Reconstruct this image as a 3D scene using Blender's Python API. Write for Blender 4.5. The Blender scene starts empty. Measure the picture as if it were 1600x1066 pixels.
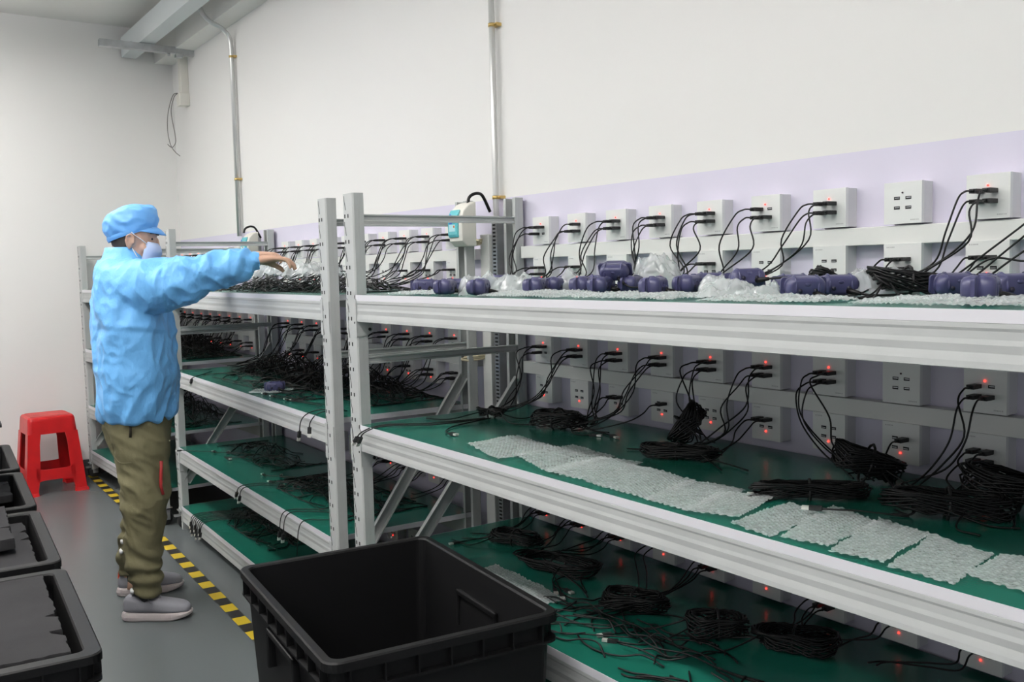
import bpy, bmesh, math, random
from mathutils import Vector, Matrix, Euler, noise
C = bpy.context.scene.collection
SC = bpy.context.scene
PI = math.pi
ZO = 1.395                      # height of the local origin (first socket plate) above the floor

# ------------------------------------------------------------------ camera, world, lamps, exposure
cam = bpy.data.cameras.new('camera'); cam_o = bpy.data.objects.new('camera', cam); C.objects.link(cam_o)
cam.sensor_width = 36.0; cam.lens = 1474.95/1600*36.0
cam_o.location = (0.9765, -1.7983, -0.1172+ZO)
cam_o.rotation_euler = (1.49392772, 0.02283196, 0.962216135)
cam.clip_start = 0.02; cam.clip_end = 60
SC.camera = cam_o
vs = SC.view_settings
vs.view_transform = 'Standard'; vs.look = 'None'; vs.gamma = 1.0; vs.use_curve_mapping = False
vs.exposure = 0.05
wd = bpy.data.worlds.new('workshop'); SC.world = wd; wd.use_nodes = True
wd.node_tree.nodes['Background'].inputs[0].default_value = (0.93, 0.96, 1.0, 1)
wd.node_tree.nodes['Background'].inputs[1].default_value = 0.52
def lamp(name, loc, sx, sy, power, col=(1.0, 0.98, 0.965)):
    l = bpy.data.lights.new(name, 'AREA'); l.shape = 'RECTANGLE'; l.size = sx; l.size_y = sy; l.energy = power; l.color = col
    o = bpy.data.objects.new(name, l); C.objects.link(o); o.location = (loc[0], loc[1], loc[2]+ZO); return o
# rows of ceiling tubes running along the aisle
for x, e in ((-3.95, 21), (-2.3, 16), (-0.5, 13), (1.2, 8)):
    lamp('ceiling_tube_and_fill_lamp', (x, -1.75, 1.40), 1.3, 0.16, e)
lamp('ceiling_tube_and_fill_lamp', (-4.6, -1.35, 1.30), 0.9, 0.1, 5).rotation_euler = (PI, 0, 0)  # added upward fill that brightens the left corner and ceiling
lamp('ceiling_tube_and_fill_lamp', (-4.6, -1.35, 1.29), 0.9, 0.1, 2.5)  # weak downward half of the same added corner fill
for x in (-4.2, -1.6, 1.0):
    lamp('ceiling_tube_and_fill_lamp', (x, -3.6, 1.40), 1.3, 0.3, 18)
# upward lights for the bare tubes' upper halves, added to brighten the ceiling
for (x, y) in ((-3.9, -1.75), (-2.2, -1.75), (-0.5, -1.75), (1.2, -1.75), (-4.2, -3.6), (-1.6, -3.6), (1.0, -3.6)):
    lamp('ceiling_tube_and_fill_lamp', (x, y, 1.41), 1.3, 0.16, 27).rotation_euler = (PI, 0, 0)

# ------------------------------------------------------------------ materials
def mat(name, col, rough=0.5, metal=0.0, bump=None, var=None, emit=None, alpha=None, spec=None, coat=None, sheen=None, trans=None):
    m = bpy.data.materials.new(name); m.use_nodes = True
    nt = m.node_tree; b = nt.nodes['Principled BSDF']; L = nt.links.new
    b.inputs['Base Color'].default_value = (*col, 1); b.inputs['Roughness'].default_value = rough; b.inputs['Metallic'].default_value = metal
    if spec is not None: b.inputs['Specular IOR Level'].default_value = spec
    if coat: b.inputs['Coat Weight'].default_value = coat
    if alpha is not None: b.inputs['Alpha'].default_value = alpha
    if trans is not None: b.inputs['Transmission Weight'].default_value = trans
    if sheen: b.inputs['Sheen Weight'].default_value = sheen
    if emit: b.inputs['Emission Color'].default_value = (*emit[0], 1); b.inputs['Emission Strength'].default_value = emit[1]
    tc = nt.nodes.new('ShaderNodeTexCoord')
    def noise_tex(scale, detail=4, stretch=None):
        n = nt.nodes.new('ShaderNodeTexNoise'); n.inputs['Scale'].default_value = scale; n.inputs['Detail'].default_value = detail
        if stretch:
            mp = nt.nodes.new('ShaderNodeMapping'); mp.inputs['Scale'].default_value = stretch
            L(tc.outputs['Object'], mp.inputs['Vector']); L(mp.outputs[0], n.inputs['Vector'])
        else: L(tc.outputs['Object'], n.inputs['Vector'])
        return n
    if var:                                   # (scale, amount[, stretch]) wear / tone variation of the surface itself
        n = noise_tex(var[0], 5, var[2] if len(var) > 2 else None)
        r = nt.nodes.new('ShaderNodeValToRGB')
        a = var[1]
        r.color_ramp.elements[0].position = 0.3; r.color_ramp.elements[1].position = 0.7
        r.color_ramp.elements[0].color = (*[c*(1-a) for c in col], 1); r.color_ramp.elements[1].color = (*[min(1, c*(1+a)) for c in col], 1)
        L(n.outputs['Fac'], r.inputs[0]); L(r.outputs[0], b.inputs['Base Color'])
    if bump:                                  # (scale, strength, distance[, stretch])
        n = noise_tex(bump[0], 6, bump[3] if len(bump) > 3 else None)
        bp = nt.nodes.new('ShaderNodeBump'); bp.inputs['Strength'].default_value = bump[1]; bp.inputs['Distance'].default_value = bump[2]
        L(n.outputs['Fac'], bp.inputs['Height']); L(bp.outputs[0], b.inputs['Normal'])
    return m
M = {}
M['rack'] = mat('rack_grey_paint', (0.44, 0.455, 0.45), 0.5, 0.0, bump=(60, 0.05, 0.001), var=(7, 0.05))
M['hole'] = mat('hole_dark', (0.015, 0.015, 0.016), 0.8)
M['edge'] = mat('white_edge_band', (0.70, 0.69, 0.73), 0.35)
M['mat'] = mat('green_rubber_mat', (0.009, 0.130, 0.092), 0.25, var=(3, 0.08), bump=(250, 0.06, 0.0005), spec=0.45)
M['board'] = mat('chipboard', (0.35, 0.28, 0.2), 0.8)
M['wheel'] = mat('caster_rubber', (0.018, 0.018, 0.018), 0.55)
M['steel'] = mat('zinc_steel', (0.55, 0.56, 0.57), 0.32, 0.85, var=(20, 0.12))
M['plate'] = mat('socket_plastic', (0.78, 0.79, 0.775), 0.32)
M['backbox'] = mat('back_box_plastic', (0.68, 0.68, 0.69), 0.45)
M['letter'] = mat('grey_print', (0.5, 0.5, 0.5), 0.6)
M['trunk'] = mat('trunking_plastic', (0.76, 0.765, 0.74), 0.4)
M['led_on'] = mat('red_led_lit', (0.9, 0.05, 0.04), 0.3, emit=((1.0, 0.03, 0.02), 5))
M['led_off'] = mat('led_unlit', (0.05, 0.02, 0.03), 0.3)
M['cable'] = mat('black_cable', (0.005, 0.005, 0.0055), 0.42, spec=0.35)
M['plug'] = mat('black_plug', (0.012, 0.012, 0.013), 0.5)
M['tip'] = mat('usb_tip_metal', (0.82, 0.81, 0.76), 0.35, 0.5)
M['navy'] = mat('navy_plastic', (0.050, 0.050, 0.125), 0.36, spec=0.5)
M['navyd'] = mat('navy_dark_recess', (0.012, 0.011, 0.03), 0.5)
M['bubble'] = mat('bubble_film', (0.84, 0.89, 0.89), 0.07, alpha=0.46, spec=1.0, coat=0.6)
M['bubble2'] = mat('bubble_film_white', (0.80, 0.83, 0.84), 0.06, alpha=0.40, spec=1.0, coat=0.6)
M['crate'] = mat('black_crate_plastic', (0.0055, 0.0055, 0.006), 0.5, bump=(300, 0.15, 0.0004), spec=0.25)
M['foam'] = mat('charcoal_foam', (0.036, 0.0355, 0.0375), 0.95, bump=(500, 0.5, 0.0015), var=(9, 0.12), spec=0.1)
M['stool'] = mat('red_plastic', (0.50, 0.008, 0.010), 0.33, var=(15, 0.1))
M['stooltop'] = mat('red_plastic_worn', (0.52, 0.03, 0.03), 0.45, bump=(40, 0.6, 0.003, (3, 0.4, 1)), var=(18, 0.35, (3, 0.5, 1)))
M['wall'] = mat('white_wall_paint', (0.80, 0.787, 0.77), 0.75, var=(0.8, 0.012))
M['lilac'] = mat('lilac_wall_paint', (0.69, 0.655, 0.78), 0.6)
M['ceil'] = mat('ceiling_paint', (0.80, 0.79, 0.76), 0.85, var=(1.2, 0.02))
M['skirt'] = mat('dark_grey_skirting', (0.07, 0.075, 0.08), 0.5)
M['duct'] = mat('duct_grey', (0.62, 0.66, 0.67), 0.5)
M['conduit'] = mat('galvanised_conduit', (0.62, 0.62, 0.61), 0.34, 0.55, var=(10, 0.08, (1, 1, 0.2)))
M['brass'] = mat('brass_clip', (0.6, 0.43, 0.16), 0.4, 0.7)
M['ivory'] = mat('ivory_casing', (0.76, 0.735, 0.67), 0.5)
M['wire'] = mat('grey_wire', (0.16, 0.15, 0.14), 0.6)
M['teal'] = mat('teal_clear_door', (0.12, 0.50, 0.56), 0.12, spec=0.6)
M['teal_in'] = mat('pale_teal', (0.42, 0.72, 0.76), 0.3)
M['blue_mark'] = mat('blue_label', (0.03, 0.12, 0.5), 0.5)
M['orange_mark'] = mat('orange_button', (0.7, 0.2, 0.05), 0.5)
M['rope'] = mat('cream_cord', (0.62, 0.55, 0.38), 0.9, bump=(200, 0.6, 0.002))
M['yellow'] = mat('tape_yellow', (0.60, 0.43, 0.02), 0.45)
M['black_tape'] = mat('tape_black', (0.015, 0.015, 0.015), 0.45)
M['skin'] = mat('skin', (0.58, 0.35, 0.25), 0.5, bump=(200, 0.12, 0.0006), var=(14, 0.08))
M['hair'] = mat('short_black_hair', (0.055, 0.043, 0.035), 0.7, bump=(400, 0.7, 0.002))
M['smock'] = mat('blue_nonwoven_smock', (0.15, 0.45, 0.86), 0.55, bump=(22, 0.75, 0.014, (1, 1, 0.6)), sheen=0.1)
M['capblue'] = mat('blue_cap_cloth', (0.15, 0.41, 0.82), 0.55, bump=(30, 0.35, 0.006))
M['mask'] = mat('pale_blue_mask', (0.50, 0.60, 0.82), 0.7, bump=(60, 0.3, 0.002, (0.3, 0.3, 4)))
M['loop'] = mat('white_elastic', (0.82, 0.82, 0.82), 0.7)
M['trouser'] = mat('olive_trousers', (0.155, 0.142, 0.075), 0.8, bump=(22, 0.5, 0.010, (1, 1, 0.8)), var=(5, 0.08))
M['tag'] = mat('dark_tag', (0.03, 0.025, 0.015), 0.7)
M['redzip'] = mat('red_zip', (0.36, 0.025, 0.025), 0.5)
M['shoe'] = mat('grey_knit_shoe', (0.26, 0.26, 0.29), 0.85, bump=(350, 0.5, 0.0015))
M['sole'] = mat('pale_sole', (0.52, 0.46, 0.46), 0.6)
M['orange'] = mat('orange_tab', (0.62, 0.07, 0.03), 0.6)
M['sock'] = mat('black_sock', (0.02, 0.02, 0.022), 0.9)
M['toggle'] = mat('white_toggle', (0.75, 0.75, 0.75), 0.5)
def floor_material():
    m = mat('grey_epoxy_floor', (0.155, 0.172, 0.176), 0.26, spec=0.5)
    nt = m.node_tree; b = nt.nodes['Principled BSDF']; L = nt.links.new
    tc = nt.nodes.new('ShaderNodeTexCoord'); n = nt.nodes.new('ShaderNodeTexNoise'); n.inputs['Scale'].default_value = 0.9; n.inputs['Detail'].default_value = 2
    L(tc.outputs['Object'], n.inputs['Vector'])
    r = nt.nodes.new('ShaderNodeValToRGB'); r.color_ramp.elements[0].color = (0.105, 0.120, 0.125, 1); r.color_ramp.elements[1].color = (0.128, 0.144, 0.149, 1)
    L(n.outputs['Fac'], r.inputs[0]); L(r.outputs[0], b.inputs['Base Color'])
    return m
M['floor'] = floor_material()

# ------------------------------------------------------------------ mesh helpers
class MB:
    def __init__(s): s.v = []; s.f = []; s.m = []; s.s = []
    def add(s, vs, fs, mi=0, sm=False):
        o = len(s.v); s.v += [tuple(v) for v in vs]
        for f in fs: s.f.append([i+o for i in f]); s.m.append(mi); s.s.append(sm)
    def hexa(s, p, mi=0):      # p: 4 bottom (ccw), 4 top
        s.add(p, [(3,2,1,0),(4,5,6,7),(0,1,5,4),(1,2,6,5),(2,3,7,6),(3,0,4,7)], mi)
    def box(s, x0, x1, y0, y1, z0, z1, mi=0):
        s.hexa([(x0,y0,z0),(x1,y0,z0),(x1,y1,z0),(x0,y1,z0),(x0,y0,z1),(x1,y0,z1),(x1,y1,z1),(x0,y1,z1)], mi)
    def rings(s, rings, mi=0, caps=True, sm=True, closed=False):
        n = len(rings[0]); vs = [p for r in rings for p in r]; fs = []
        R = len(rings)
        for i in range(R if closed else R-1):
            a = i*n; b = ((i+1) % R)*n
            for k in range(n):
                k2 = (k+1) % n; fs.append((a+k, a+k2, b+k2, b+k))
        if caps and not closed:
            fs.append(tuple(range(n-1, -1, -1))); fs.append(tuple((R-1)*n+k for k in range(n)))
        s.add(vs, fs, mi, sm)
    def tube(s, pts, r, n=6, mi=0, radii=None, caps=True, closed=False):
        P = [Vector(p) for p in pts]; N = len(P); up = None; rings = []
        for i, p in enumerate(P):
            if closed: t = P[(i+1) % N]-P[i-1]
            else: t = P[min(i+1, N-1)]-P[max(i-1, 0)]
            if t.length < 1e-9: t = Vector((0, 0, 1))
            t.normalize()
            if up is None: up = t.orthogonal().normalized()
            else:
                up = up - t*up.dot(t)
                up = up.normalized() if up.length > 1e-6 else t.orthogonal().normalized()
            w = t.cross(up); rr = radii[i] if radii else r
            rings.append([p + (up*math.cos(2*PI*k/n) + w*math.sin(2*PI*k/n))*rr for k in range(n)])
        s.rings(rings, mi, caps, True, closed)
    def cyl(s, a, b, r, n=16, mi=0, r2=None, sm=True):
        a = Vector(a); b = Vector(b); t = (b-a).normalized(); u = t.orthogonal().normalized(); w = t.cross(u)
        r2 = r if r2 is None else r2
        s.rings([[p + (u*math.cos(2*PI*k/n)+w*math.sin(2*PI*k/n))*q for k in range(n)] for p, q in ((a, r), (b, r2))], mi, True, sm)
    def extrude(s, poly, fn, a, b, mi=0):       # poly list of 2d, fn(p2, t) -> 3d
        s.rings([[fn(p, a) for p in poly], [fn(p, b) for p in poly]], mi, True, False)
    def ball(s, c, r, mi=0, nu=10, nv=7, sc=(1, 1, 1)):
        c = Vector(c); rings = []
        for j in range(1, nv):
            th = PI*j/nv
            rings.append([(c.x+r*sc[0]*math.sin(th)*math.cos(2*PI*k/nu), c.y+r*sc[1]*math.sin(th)*math.sin(2*PI*k/nu), c.z-r*sc[2]*math.cos(th)) for k in range(nu)])
        s.rings(rings, mi, True, True)
    def xf(s, mtx):
        s.v = [tuple(mtx @ Vector(v)) for v in s.v]; return s
    def mesh(s, name, mats):
        me = bpy.data.meshes.new(name); me.from_pydata(s.v, [], s.f)
        for m in (mats if isinstance(mats, (list, tuple)) else [mats]): me.materials.append(m)
        me.polygons.foreach_set('material_index', s.m); me.polygons.foreach_set('use_smooth', s.s)
        me.validate(); me.update(); return me
    def build(s, name, mats, parent=None, loc=None, bevel=0, bseg=2):
        o = bpy.data.objects.new(name, s.mesh(name, mats)); C.objects.link(o)
        if loc is not None: o.location = loc
        if parent is not None: o.parent = parent
        if bevel:
            b = o.modifiers.new('bevel', 'BEVEL'); b.width = bevel; b.segments = bseg; b.limit_method = 'ANGLE'; b.angle_limit = math.radians(40)
        return o
def put(name, mesh, parent=None, loc=(0, 0, 0), rot=None):
    o = bpy.data.objects.new(name, mesh); C.objects.link(o); o.location = loc
    if rot: o.rotation_euler = rot
    if parent is not None: o.parent = parent
    return o
def tag(o, label, cat, group=None, kind=None):
    if label: o['label'] = label
    if cat: o['category'] = cat
    if group: o['group'] = group
    if kind: o['kind'] = kind
    return o
def thing(name, label, cat, loc=(0, 0, 0), rz=0, group=None, kind=None):
    o = bpy.data.objects.new(name, None); C.objects.link(o); o.location = loc; o.rotation_euler = (0, 0, rz); o.empty_display_size = 0.05
    return tag(o, label, cat, group, kind)
def struct(name, mb, mats, **k):
    o = mb.build(name, mats, **k); o['kind'] = 'structure'; return o
def spline(P, seg=6):                            # Catmull-Rom through points
    P = [Vector(p) for p in P]; out = []
    Q = [P[0]*2-P[1]] + P + [P[-1]*2-P[-2]]
    for i in range(1, len(Q)-2):
        a, b, c, d = Q[i-1:i+3]
        for k in range(seg):
            t = k/seg
            out.append(0.5*((2*b)+(c-a)*t+(2*a-5*b+4*c-d)*t*t+(3*b-a-3*c+d)*t**3))
    out.append(P[-1]); return out
ORD = ['first', 'second', 'third', 'fourth', 'fifth', 'sixth', 'seventh', 'eighth', 'ninth', 'tenth', 'eleventh', 'twelfth']

# ------------------------------------------------------------------ the room
WY = 0.04          # face of the back wall
WX = -5.58         # face of the left wall
ZF = -1.395        # floor
ZC = 1.50          # ceiling
b = MB(); b.box(WX-0.15, 4.0, -6.0, WY+0.15, ZF-0.1, ZF); struct('floor', b, M['floor'])
b = MB(); b.box(WX-0.15, 4.0, -6.0, WY+0.15, ZC, ZC+0.1); struct('ceiling', b, M['ceil'])
b = MB(); b.box(WX-0.15, WX, -6.0, WY+0.15, ZF, ZC); struct('wall_left', b, M['wall'])
b = MB(); b.box(WX, 4.0, WY, WY+0.15, 0.1225, ZC, 0); b.box(WX, 4.0, WY, WY+0.15, ZF, 0.1225, 1); struct('wall_back', b, [M['wall'], M['lilac']])
b = MB(); b.box(WX, WX+0.012, -6.0, WY, ZF, ZF+0.105); struct('baseboard_left', b, M['skirt'])
b = MB(); b.box(WX, 4.0, -0.075, WY, 1.285, ZC); struct('trim_1', b, M['ceil'])          # downstand along the top of the back wall

# ------------------------------------------------------------------ storage racks
def upright_mb(z0, z1, front=True, holes=True):
    # channel post, local: u 0..0.068, v 0..0.035 (front face at v=0, open behind)
    w, d, t = 0.068, 0.035, 0.0025
    poly = [(0.004, 0), (w-0.004, 0), (w, 0.004), (w, d), (w-0.014, d), (w-0.014, d-t), (w-t, d-t), (w-t, t), (t, t), (t, d-t), (0.014, d-t), (0.014, d), (0, d), (0, 0.004)]
    mb = MB(); sgn = 1 if front else -1
    mb.extrude(poly, lambda p, z: (p[0], p[1]*sgn, z), z0, z1)
    # vertical groove of the rolled side
    mb.box(w-0.0003, w+0.0004, *sorted((sgn*0.019, sgn*0.021)), z0, z1, 0)
    if holes:
        z = z1-0.066; k = 0
        while z > z0+0.05:
            for u in (0.013, 0.034):
                mb.box(u-0.0032, u+0.0032, *sorted((-0.0007*sgn, 0.001*sgn)), z-0.0055, z+0.0055, 1)
            # slanted teardrop slot between the square holes
            for (ua, za, ub, zb) in ((0.0095, z+0.060, 0.0095, z+0.050), (0.0095, z+0.050, 0.016, z+0.032), (0.016, z+0.032, 0.018, z+0.018)):
                if z+0.062 > z1: continue
                y0, y1 = sorted((-0.0007*sgn, 0.001*sgn)); h = 0.0011
                mb.hexa([(ub-h, y0, zb), (ub+h, y0, zb), (ub+h, y1, zb), (ub-h, y1, zb), (ua-h, y0, za), (ua+h, y0, za), (ua+h, y1, za), (ua-h, y1, za)], 1)
            z -= 0.076; k += 1
    return mb
def beam_mb(u0, u1, z1, h=0.062, v0=0.0, sgn=1):
    # rolled box beam with two shallow steps on its face
    prof = [(0, 0), (0, -0.007), (0.0014, -0.011), (0.0016, -0.022), (0.0006, -0.029), (0.0012, -0.034), (0.0019, -0.040), (0.0010, -0.046), (0.0002, -0.052), (0, -h), (0.032, -h), (0.032, 0)]
    mb = MB(); mb.extrude(prof, lambda p, u: (u, v0+sgn*p[0], z1+p[1]), u0, u1); return mb
def caster(root, u, v, zb):
    mb = MB(); r = 0.036; cz = ZF+r
    mb.box(u-0.03, u+0.03, v-0.03, v+0.03, zb-0.006, zb); mb.cyl((u, v, zb-0.006), (u, v, cz+r+0.008), 0.013, 12)
    mb.box(u-0.022, u+0.022, v-0.022, v+0.022, cz+r+0.004, cz+r+0.009)
    for s in (-1, 1): mb.box(u+s*0.019-0.0015, u+s*0.019+0.0015, v-0.012, v+0.02, cz-0.008, cz+r+0.008)
    mb.box(u-0.012, u+0.012, v-0.05, v-0.012, cz+r-0.008, cz+r+0.001)          # brake pedal
    f = mb.build('caster', M['steel'], root)
    w = MB(); w.cyl((u-0.014, v, cz), (u+0.014, v, cz), r, 24); w.cyl((u-0.0155, v, cz), (u+0.0155, v, cz), 0.016, 16)
    w.build('wheel', M['wheel'], f, bevel=0.004)
def rack(name, label, origin, yaw, length, depth, zt, levels, base_z, braces=(0, 1)):
    root = thing(name, label, 'storage rack', (origin[0], origin[1], 0), yaw, 'grey metal racks along the wall')
    W = 0.068
    post = {}
    for iu, u in enumerate((0, length-W)):
        fm = upright_mb(base_z, zt, True); fm.xf(Matrix.Translation((u, 0, 0))).build('upright', [M['rack'], M['hole']], root)
        rm = upright_mb(base_z, zt, False, False); rm.xf(Matrix.Translation((u, depth, 0))).build('upright', [M['rack'], M['hole']], root)
        for v in (0.018, depth-0.018): caster(root, u+W/2, v, base_z)
    for z in levels:
        beam_mb(W-0.002, length-W+0.002, z-0.0175).build('beam', M['rack'], root, bevel=0.0012, bseg=1)
        beam_mb(W-0.002, length-W+0.002, z-0.0175, v0=depth, sgn=-1).build('beam', M['rack'], root)
        # connector brackets that wrap the front posts
        for u, s in ((0, 1), (length, -1)):
            mb = MB(); zt2, zb2 = z-0.012, z-0.125
            x0, x1 = sorted((u+s*0.052, u+s*(W+0.0012)))
            mb.box(x0, x1, -0.0022, -0.0002, zb2, zt2, 0)
            xs = u+s*(W+0.0002); xa, xb = sorted((xs, xs+s*0.0022))
            pz = [(-0.0022, zb2), (0.034, zb2+0.004), (0.05, zb2+0.02), (0.05, zb2+0.052), (0.036, zb2+0.062), (-0.0022, zt2)] if True else None
            mb.extrude(pz, lambda p, x: (x, p[0], p[1]), xa, xb)
            mb.cyl((xs, 0.04, zb2+0.022), (xs+s*0.005, 0.04, zb2+0.022), 0.005, 8, 1)
            mb.cyl((u+s*0.058, -0.0026, zt2-0.07), (u+s*0.058, -0.0015, zt2-0.07), 0.0035, 8, 1)
            # plate with its long slot-edge at the outer side of the post
            mb.box(*sorted((u+s*0.001, u+s*0.012)), -0.0018, -0.0002, zb2+0.01, zt2-0.005, 0)
            mb.build('beam_bracket', [M['rack'], M['hole']], root)
        # board with white edge band and green mat
        mb = MB(); e0 = W-0.011; e1 = length-W+0.011
        y0, y1 = 0.0, depth-0.004
        mb.box(e0+0.0015, e1-0.0015, y0+0.0015, y1, z-0.0172, z-0.0022, 1)
        for (a, c, d_, e_) in ((e0, e1, y0, y0+0.0015), (e0, e0+0.0015, y0, y1), (e1-0.0015, e1, y0, y1)): mb.box(a, c, d_, e_, z-0.0175, z, 0)
        bd = mb.build('shelf_board', [M['edge'], M['board']], root)
        mm = MB(); mm.box(e0+0.0015, e1-0.0015, y0+0.0015, y1, z-0.0021, z-0.0001); mm.build('green_mat', M['mat'], bd)
    # end frames: horizontal rails and a diagonal brace between front and rear post
    for ie, (u, s) in enumerate(((W, -1), (length-W, 1))):
        ua, ub = sorted((u-s*0.004+(-0.012 if s < 0 else 0.012)*0, u+s*-0.018))
        ua, ub = (u-0.022, u-0.002) if s < 0 else (u+0.002, u+0.022)
        for zr in ((zt-0.062, zt-0.484)):
            mb = MB(); h = 0.0225
            pr = [(0, 0), (0.009, 0), (0.009, -0.004), (0.003, -0.006), (0.003, -h+0.006), (0.009, -h+0.004), (0.009, -h), (0, -h)]
            mb.extrude(pr, (lambda p, v, ub=ub: (ub-0.009+p[0]+0.0, v, zr+p[1])) , 0.01, depth-0.01)
            mb.box(ub-0.018, ub-0.009, 0.01, depth-0.01, zr-0.003, zr)
            mb.build('frame_rail', M['rack'], root)
        if ie not in braces: continue
        mb = MB(); A = Vector((0, depth-0.03, zt-0.60)); B = Vector((0, 0.03, zt-1.27)); n = Vector((0, -(B-A).z, (B-A).y)).normalized()*0.019
        for (q0, q1) in ((ub-0.012, ub-0.009),):
            mb.hexa([(q0, *(B-n)[1:]), (q1, *(B-n)[1:]), (q1, *(A-n)[1:]), (q0, *(A-n)[1:]), (q0, *(B+n)[1:]), (q1, *(B+n)[1:]), (q1, *(A+n)[1:]), (q0, *(A+n)[1:])])
        for sg in (-1, 1):
            o = n*sg; i = n*(sg*0.86); q0, q1 = ub-0.012, ub+0.004
            mb.hexa([(q0, *(B+i)[1:]), (q1, *(B+i)[1:]), (q1, *(A+i)[1:]), (q0, *(A+i)[1:]), (q0, *(B+o)[1:]), (q1, *(B+o)[1:]), (q1, *(A+o)[1:]), (q0, *(A+o)[1:])])
        mb.build('diagonal_brace', M['rack'], root)
    return root
LA = (-0.185, -0.572, -0.952, -1.25)
LB = (-0.190, -0.587, -0.974, -1.275)
LC = (-0.190, -0.565, -0.925, -1.215)
BASE = ZF+0.095
OA = (-1.637, -0.587); OB = (-3.898, -0.507); OC = (-5.535, -0.619)
YB = -0.0351; YC = 0.030
rack('storage_rack', 'grey metal rack nearest the camera with bubble wrap sheets on its middle shelf', OA, 0.0, 2.55, 0.615, 0.114, LA, BASE)
rack('storage_rack', 'grey metal rack in the middle, beside the man in blue, behind the large open bin', OB, YB, 2.125, 0.535, 0.114, LB, BASE)
rack('storage_rack', 'far grey metal rack behind the man, next to the red stool', OC, YC, 1.585, 0.585, 0.085, LC, BASE, braces=(0,))
def onB(u, v): return (OB[0]+u*math.cos(YB)-v*math.sin(YB), OB[1]+u*math.sin(YB)+v*math.cos(YB))

# ------------------------------------------------------------------ sockets, trunking
def socket_meshes():
    S = {}
    p = MB(); h = 0.043
    p.box(-h, h, 0.0, 0.009, -h, h, 0)
    # faint printed word at the lower right corner
    for i, wd_ in enumerate((0.0022, 0.0022, 0.0022, 0.0016, 0.0016, 0.0022)):
        x = 0.018+i*0.0032; p.box(x, x+wd_, -0.0002, 0.0001, -0.0368, -0.0343, 1)
    S['face_plate'] = p.mesh('face_plate', [M['plate'], M['letter']])
    bb = MB(); bb.box(-0.0425, 0.0425, 0.009, WY, -0.0425, 0.0425); S['back_box'] = bb.mesh('back_box', [M['backbox']])
    q = MB()
    q.box(-0.0066, 0.0066, -0.0005, 0.001, -0.0032, 0.0032, 0); q.box(-0.0045, 0.0058, -0.0008, 0.0, -0.0002, 0.0014, 1)
    S['usb_port'] = q.mesh('usb_port', [M['hole'], M['steel']])
    for nm, mm in (('on', M['led_on']), ('off', M['led_off'])):
        l = MB(); l.ball((0, 0, 0), 0.0021, 0, 8, 6); S[nm] = l.mesh('indicator_light', [mm])
    return S
SM = socket_meshes()
PORT = {'ul': (-0.013, 0.010), 'ur': (0.013, 0.010), 'll': (-0.013, -0.010), 'lr': (0.013, -0.010)}
def socket(x, z, label, group, flip=False, lit=True):
    r = thing('usb_wall_socket', label, 'wall socket', (x, 0, z), 0, group)
    if flip: r.rotation_euler = (0, PI, 0)
    put('face_plate', SM['face_plate'], r); put('back_box', SM['back_box'], r)
    for dx, dz in PORT.values(): put('usb_port', SM['usb_port'], r, (dx, 0, dz))
    put('indicator_light', SM['on' if lit else 'off'], r, (0, -0.0012, 0.021))
    return r
def trunking(x0, x1, z0, z1, label):
    mb = MB(); mb.box(x0, x1, 0.006, WY, z0, z1); o = mb.build('cable_trunking', M['trunk'], bevel=0.0015)
    tag(o, label, 'cable trunking', 'white trunking between the socket rows')
RACKS = {'A': ('right rack', [-0.18*k for k in range(9)], (0.20, -1.56)),
         'B': ('middle rack', [-1.985-0.18*k for k in range(10)], (-1.84, -3.70)),
         'C': ('far rack', [-4.154-0.181*k for k in range(8)], (-4.04, -5.52))}
SHELF = {'T': 'top shelf', 'M': 'middle shelf', 'L': 'third shelf', 'F': 'bottom shelf'}
ROWZ = {'T': (0.0, -0.127), 'M': (-0.378, -0.505), 'L': (-0.770, -0.897), 'F': (-1.083, -1.205)}
SHZ = {'A': dict(zip('TMLF', LA)), 'B': dict(zip('TMLF', LB)), 'C': dict(zip('TMLF', LC))}
def place(rk, k): # where the k-th socket of a rack stands in its row
    if rk == 'A': return ORD[8-k]+' from left'
    return ORD[k]+' from right'
off = {('A', 'T', 0, 1), ('A', 'M', 0, 1)}
def row(rk, lv, up, ks):
    nm, xs, _ = RACKS[rk]; z = ROWZ[lv][0 if up else 1]
    for k in ks:
        dark = (rk, lv, 0 if up else 1, k) in off
        lab = 'white USB socket, %s in %s row, %s %s' % (place(rk, k), 'upper' if up else 'lower', nm, SHELF[lv])
        if dark: lab += ', empty, unlit'
        socket(xs[k], z, lab, '%s row of sockets over the %s of the %s' % ('upper' if up else 'lower', SHELF[lv], nm), not up, not dark)
for lv in 'TM':
    row('A', lv, True, range(9)); row('A', lv, False, range(9))
    row('B', lv, True, range(10)); row('B', lv, False, range(10))
row('C', 'T', True, range(8)); row('C', 'M', True, range(8)); row('C', 'M', False, range(8))
row('A', 'L', False, range(9)); row('B', 'L', False, range(0, 7)); row('B', 'F', True, [0]); row('B', 'F', False, [0, 1, 2, 3])
for rk in 'ABC':
    nm, xs, (xa, xb) = RACKS[rk]
    for lv in 'TM':
        z = ROWZ[lv][1]+0.0615
        trunking(min(xa, xb), max(xa, xb), z-0.0195, z+0.0195, 'white cable trunking along the wall over the %s %s' % (nm, SHELF[lv]))
for z_, fl in ((0.0, False), (-0.127, True)): socket(0.18, z_, 'white USB socket just past the right picture edge, %s row' % ('lower' if fl else 'upper'), 'sockets past the right edge', fl)
trunking(-1.56, 0.2, -0.855, -0.815, 'white cable trunking on the wall under the right rack middle shelf')

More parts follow.
